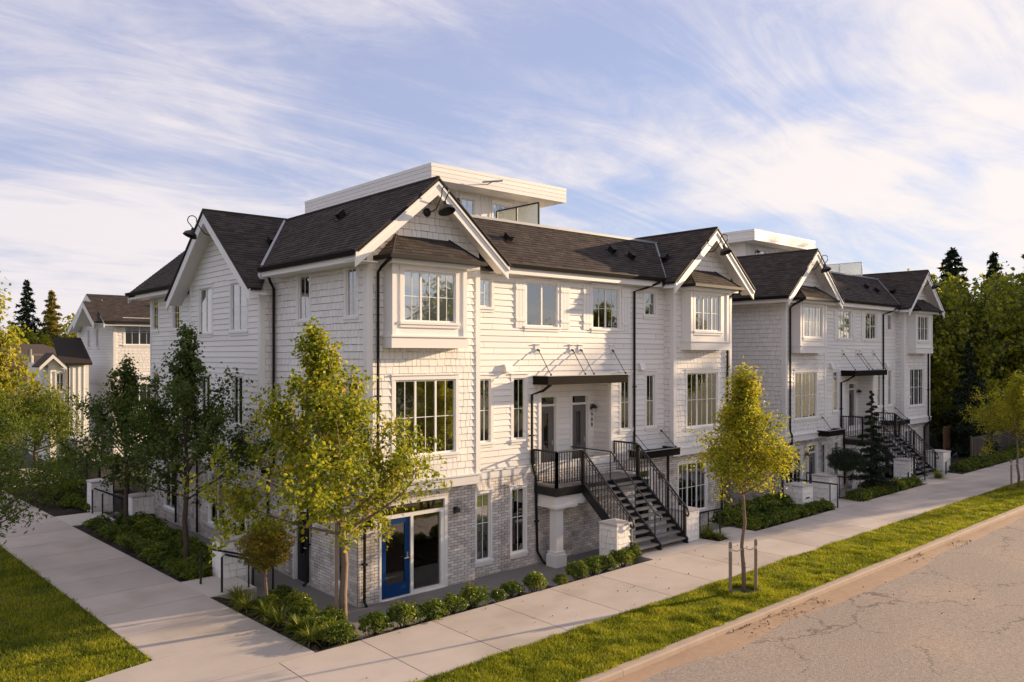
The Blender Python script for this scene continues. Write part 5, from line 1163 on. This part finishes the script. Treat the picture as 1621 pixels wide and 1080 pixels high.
for sx in (-1, 1): b = MB(); b.prism([(.2 + sx * .72, -.35, 5.72), (.2, -.35, 6.45), (.2, -.35, 6.2), (.2 + sx * .72, -.35, 5.47)], V3(0, .05, 0)); b.build('barge_board', 'trim', t)
for sx in (-1, 1): b = MB(); b.prism([(.2 + sx * .76, -.36, 5.72), (.2, -.36, 6.52), (.2, -.36, 6.45), (.2 + sx * .76, -.36, 5.65)], V3(0, 2, 0)); b.build('gable_roof', 'roof', t)
b = MB(); b.prism([(.55, -.25, 5.9), (2.35, -.25, 5.9), (2.35, 2.6, 7.5), (.75, 2.6, 7.5)], V3(0, .05, -.12)); b.build('roof', 'roof', t)
b = MB(); b.tube([(.95, -.25, 5.85), (1.05, -.1, 5.6), (1.05, -.1, 0)], .05, 6); b.build('downspout', 'gutter', t)
# far house with hipped brown roofs
t = thing('bungalow', 'distant beige house with low brown hipped roof behind the utility pole', 'house', (4.0, 72, 0), -.15)
b = MB(); b.box(V3(-6, 0, 0), V3(7, 9, 5.3)); b.build('wall', 'beige', t)
b = MB(); a = [(-6.8, -.9, 5.3), (7.8, -.9, 5.3), (7.8, 9.9, 5.3), (-6.8, 9.9, 5.3)]; r0, r1 = (-1.8, 4.5, 7.5), (3, 4.5, 7.5)
b.poly([a[0], a[1], r1, r0]); b.poly([a[1], a[2], r1]); b.poly([a[2], a[3], r0, r1]); b.poly([a[3], a[0], r0]); b.poly(a); b.build('roof', 'brownroof', t)
b = MB(); b.box(V3(-6.9, -1.0, 5.0), V3(7.9, -.9, 5.32)); b.build('fascia', 'wood', t)
for x in (-4.5, -1.2, 2.8): window(t, Frame((0, -.01, 0), X_, Z_), (x, 2.9, x + 1.8, 4.6), (0, .5, 1), 0, False, deep=.2, sill=False)
b = MB(); b.box(V3(2.2, -.3, 1.3), V3(3.2, -.05, 2.5)); b.build('balcony_box', 'beige', t)
b = MB(); a = [(-7, -5, 1.5), (6.6, -5, 1.5), (6.6, -.1, 1.5), (-7, -.1, 1.5)]; r0, r1 = (-4, -.2, 3.0), (5.2, -.2, 3.0); b.poly([a[0], a[1], r1, r0]); b.poly([a[1], a[2], r1]); b.poly([a[3], a[0], r0]); b.build('porch_roof', 'rustroof', t)
b = MB(); b.box(V3(-6.2, -4.4, 0), V3(6, -.1, 1.45)); b.build('porch', 'beige', t)
t = thing('utility_pole', 'grey wooden utility pole with transformer before the distant beige house', 'pole', (4.0, 62.5, 0))
b = MB(); b.tube([(0, 0, -.3), (0, 0, 6.9)], [.2, .16], 10); b.build('pole_shaft', 'pole', t)
b = MB(); b.lathe((0, -.3, 5.6), [(.001, 0), (.22, 0), (.24, .6), (.2, .75), (.001, .75)], 12); b.build('transformer', 'grey', t)
b = MB(); b.box(V3(-1, -.06, 6.35), V3(1, .06, 6.5)); b.build('crossarm', 'pole', t)
t = thing('power_line', 'thin dark power line strung past the distant beige house', 'wire', (4.0, 62.5, 4.1))
b = MB()
for dz in (-.2, .55): b.tube([(-40, 1, dz), (-15, .4, dz - .35), (0, 0, dz), (10, 1, dz - .1), (22, 3, dz + .1)], .025, 4)
b.build('cable', 'black', t)
# cabinet, bicycle racks, picket fence
t = thing('utility_cabinet', 'pale grey block cabinet beyond the farthest side walk pillar', 'cabinet', (-.55, 24.6, .4))
b = MB(); b.box(V3(-.45, -.8, -.3), V3(.55, .9, 1.95)); b.build('body', 'grey', t); b = MB(); b.box(V3(-.5, -.85, 1.95), V3(.6, .95, 2.03)); b.build('cap', 'cap', t)
b = MB(); b.box(V3(.1, -.83, .9), V3(.3, -.80, 1.3)); b.build('notice_plate', 'trim', t)
for k, x in enumerate((-2.25, -1.95)):
    t = thing('bicycle_rack', ['left', 'right'][k] + ' grey steel bicycle hoop on the far pavement', 'bicycle rack', (x, 24.7 + k * .4, .5), .5, 'steel bicycle hoops')
    b = MB(); b.tube([(0, -.3, -.1), (0, -.3, .6), (0, -.2, .8), (0, 0, .88), (0, .2, .8), (0, .3, .6), (0, .3, -.1)], .03, 8); b.build('hoop', 'grey', t, True); b = MB(); b.lathe((0, -.3, 0), [(.001, 0), (.07, 0), (.07, .012), (.001, .012)], 10); b.lathe((0, .3, 0), [(.001, 0), (.07, 0), (.07, .012), (.001, .012)], 10); b.build('base_plate', 'grey', t)
t = thing('sign_post', 'small red sign on a post beside the far bicycle hoops', 'sign', (-1.2, 24.6, .5)); b = MB(); b.tube([(0, 0, -.2), (0, 0, 1.3)], .025, 6); b.build('post', 'grey', t); b = MB(); b.box(V3(-.18, -.04, .55), V3(.18, -.025, 1.1)); b.build('panel', 'red', t)
def picket(t, L, h, gap, mat, w=.02):
    n = int(L / gap); b = MB(); b.box(V3(0, -.015, h - .12), V3(L, .015, h - .08)); b.box(V3(0, -.015, .15), V3(L, .015, .19)); b.build('rail', mat, t)
    me = None
    for i in range(n + 1):
        if me is None: b = MB(); b.box(V3(-w / 2, -.012, 0), V3(w / 2, .012, h)); o = b.build('picket', mat, t); me = o.data
        else: o = bpy.data.objects.new('picket', me); COL.objects.link(o); o.parent = t
        o.location = (i * gap, 0, 0)
        if i % 16 == 0: b = MB(); b.box(V3(i * gap - .04, -.04, -.3), V3(i * gap + .04, .04, h + .08)); b.build('post', mat, t)
t = thing('picket_fence', 'black metal picket fence behind the side walk pillars', 'fence', (-1.15, 13.2, .1), math.radians(90), None); picket(t, 9.5, 1.7, .13, 'black')
t = thing('picket_fence', 'weathered wooden picket fence at the edge of the forest behind the far street tree', 'fence', (35.4, -2.2, gz(35)), math.radians(2)); picket(t, 16, 1.35, .2, 'fence', .11)
t = thing('wood_gate', 'small cedar wood gate at the right end of the farther townhouse', 'gate', (37.1, -.2, .3), .03)
for k in range(8): b = MB(); b.box(V3(k * .13, -.02, 0), V3(k * .13 + .12, .02, 2.1)); b.build('plank', 'wood', t)
b = MB(); b.box(V3(-.05, .02, .3), V3(1.1, .05, .4)); b.box(V3(-.05, .02, 1.7), V3(1.1, .05, 1.8)); b.build('rail', 'wood', t)

# ------------------------------------------------------------------ trees in the left background
tree('honey_locust', 'shaded feathery leaved tree left of the side walk', 'tree', (-5.6, 26.0, .4), 51, 4.4, .8, egg(2.9, .8, .4), 'locust', 'darkbark', 'feathery trees', lsize=.17, elong=2.8, nlimb=22, sub=7, leaves=9000, spread=.28, r0=.09)
tree('honey_locust', 'feathery leaved tree filling the gap behind the utility cabinet', 'tree', (-1.6, 30.0, .4), 53, 4.1, .8, egg(2.3, .8, .4), 'locust', 'darkbark', 'feathery trees', lsize=.17, elong=2.8, nlimb=20, sub=7, leaves=8000, spread=.28, r0=.09)
tree('honey_locust', 'low feathery branches reaching in at the left edge over the walk', 'tree', (-7.2, 8.2, .4), 57, 3.7, 1.0, egg(1.75, .8, .4), 'locust', 'darkbark', 'feathery trees', lsize=.13, elong=3.0, nlimb=16, sub=7, leaves=6500, spread=.2, r0=.06)
tree('honey_locust', 'low spreading feathery shrub tree over the far bed before the pillar', 'tree', (-3.3, 18.6, .3), 58, 1.9, .5, egg(1.7, .8, .4), 'locust', 'darkbark', 'feathery trees', lsize=.13, elong=2.6, nlimb=14, sub=6, leaves=4000, spread=.16, r0=.05)
tree('golden_bush', 'bright yellow bush in front of the distant rust roofed porch', 'bush', (-.4, 35.5, 1.2), 59, 3.6, .4, egg(1.1, .8, .4), 'yellowtree', 'darkbark', None, lsize=.16, nlimb=14, sub=6, leaves=2600, spread=.22, r0=.05)
bt = tree('broadleaf_tree', 'tall sunlit yellow green tree at the left edge of the view', 'tree', (-4.75, 31.5, .2), 61, 11.6, 1.6, egg(2.3, .7, .35), 'yellowtree', 'darkbark', None, lsize=.24, nlimb=32, sub=8, leaves=15000, spread=.34, r0=.2)
conifer('fir_tree', 'tall ragged dark fir with gaps at the left horizon', (11.6, 107, 0), 63, 16.4, 4.2, 2300, .8, 'needle', 'horizon firs', 1.0, .15)
conifer('fir_tree', 'narrow pointed fir right of the ragged fir on the left horizon', (14.4, 106, 0), 65, 15.0, 3.2, 6500, .7, 'golneedle', 'horizon firs', .8, .05)
for k, (x, y, H, R, mt_, lb) in enumerate(((15.5, 96, 11, 3.6, 'yellowtree', 'yellowish round tree below the narrow fir on the left horizon'), (20.5, 98, 9.5, 3.6, 'yellowtree', 'pale tree just left of the rear townhouse gable'), (10.5, 98, 9.0, 4.2, 'forest', 'dark round tree below the ragged fir'), (5, 90, 9, 4, 'forest', 'dark round tree behind the tall sunlit tree'), (26, 100, 11, 4.5, 'forest', 'dark tree hidden partly behind the rear townhouse'))):
    tree('broadleaf_tree', lb, 'tree', (x, y, 0), 70 + k, H, 1.5, egg(R, .8, .4), mt_, 'darkbark', 'distant broadleaf trees', lsize=.6, nlimb=18, sub=6, leaves=2600, spread=.6, r0=.2)
strip(-160, 160, 120, 122, 0).build('far_hedge_ground', 'earth', kind='structure')
rng = np.random.default_rng(5); n = 16000; x = -120 + 420 * rng.random(n); h = 5.5 + 3 * vnoise(x, x * 0, 9, 3) + 2.0 * vnoise(x, x * 0 + 4, 3, 6)
P = np.c_[x, 150 + 12 * rng.random(n) - np.maximum(0, x - 60) * .35, h * rng.random(n) ** .7]
o = link('far_woods', leaf_mesh('far_woods', P, 1.5, 'forest', 1.4), None, None); o['kind'] = 'stuff'; o['label'] = 'distant belt of dark trees along the horizon'; o['category'] = 'woods'

# ------------------------------------------------------------------ forest at right
def forest_proto(seed, H, R, leaves, lsize, mat):
    T, p, o = tree_parts(seed, H, H * .1, egg(R, .82, .32), nlimb=30, sub=7, leaves=leaves, lsize=lsize, spread=R * .13, r0=.24)
    me = leaf_mesh('crown', p, lsize, mat, 1.5, o, .45); tm = bpy.data.meshes.new('trunk'); tm.from_pydata(T.v, [], T.f); tm.materials.append(MT['darkbark']); return tm, me
FP = [forest_proto(91, 11, 3.6, 9500, .34, 'forest'), forest_proto(92, 12, 3.9, 10000, .34, 'forest'), forest_proto(93, 10, 3.3, 8500, .32, 'forest')]
def ftree(x, y, k, sc, label, group, szz=1.):
    tm, me = FP[k]; t = thing('broadleaf_tree', label, 'tree', (x, y, gz(x) - .1), (x * 7.3 + y) % 6.28, group); t.scale = (sc, sc, sc * szz)
    for nm, q in (('trunk', tm), ('crown', me)): o = bpy.data.objects.new(nm, q); COL.objects.link(o); o.parent = t
FG = 'forest trees beyond the farther townhouse'
for x, y, k, sc, lb in ((41.5, 2.8, 0, .86, 'dense tree directly behind the right gable of the farther townhouse'), (45.5, .8, 1, .86, 'broad dark tree above the wooden picket fence'), (49.5, -.9, 2, 1.0, 'dark tree behind the far street tree at the right edge'), (44, 8, 2, 1.02, 'yellow topped tree peeking over the farther townhouse roof'), (52, 6.5, 1, .95, 'tall dark tree behind the forest edge'), (58, 2.5, 0, 1.05, 'tree deeper in the forest at the right edge'), (39.8, 7, 1, .72, 'low dark tree tucked behind the farther townhouse'), (56, 11, 2, 1.05, 'tree at the back of the forest below the pointed conifers'), (55, -3, 1, .88, 'low spreading tree at the far right of the forest')):
    ftree(x, y, k, sc, lb, FG)
for x, y, s, lb in ((39.8, .2, 1.0, 'dark bush like young tree beside the cedar gate'), (42.6, -1.0, .9, 'dark young tree behind the wooden fence at its left end'), (46.5, -2.0, .95, 'dark young tree behind the wooden fence near the far street tree'), (51, -2.8, 1.0, 'dark young tree at the right end of the wooden fence')):
    ftree(x, y, 2, .42 * s, lb, 'young trees at the forest edge', 1.1)
conifer('spruce_tree', 'dark spruce in the forest edge behind the far pillar', (38.6, -1.0, .6), 95, 6.6, 1.9, 6000, .26, 'needle', 'forest conifers')
conifer('fir_tree', 'dense pointed fir above the forest right of the far gable', (91.6, 19, 0), 96, 18.9, 4.3, 7000, .85, 'needle', 'forest conifers', .7, .1)
conifer('fir_tree', 'open topped fir above the forest left of the right edge', (89.7, 14, 0), 97, 17.7, 5.2, 3600, .8, 'needle', 'forest conifers', 1.0, .1)
conifer('fir_tree', 'tall fir cut by the right edge of the view', (69.0, 4.3, 0), 98, 16.6, 4.2, 6000, .6, 'golneedle', 'forest conifers', .9, .08)
# tall trees past the end of the road, outside the frame, that shade the farther block as in the photograph
for k, (x, y, sc) in enumerate(((76, -10.6, 1.78), (80, -7.6, 1.75), (74, -4.2, 1.05), (78, 0, 1.0))):
    ftree(x, y, (1, 1, 0, 2)[k], sc, ['tallest', 'second', 'third', 'last'][k] + ' broadleaf tree in the group past the end of the road beyond the right edge', 'trees past the road end', 1.0)
for k, (x, y, sc) in enumerate(((16, -27, .80), (23.5, -28.5, .9), (31, -26.5, .78), (39, -28, .9), (47, -27, .85))):
    ftree(x, y, k % 3, sc, ORD[k] + ' tree across the road, seen only as a reflection in the window glass', 'trees opposite the townhouses')
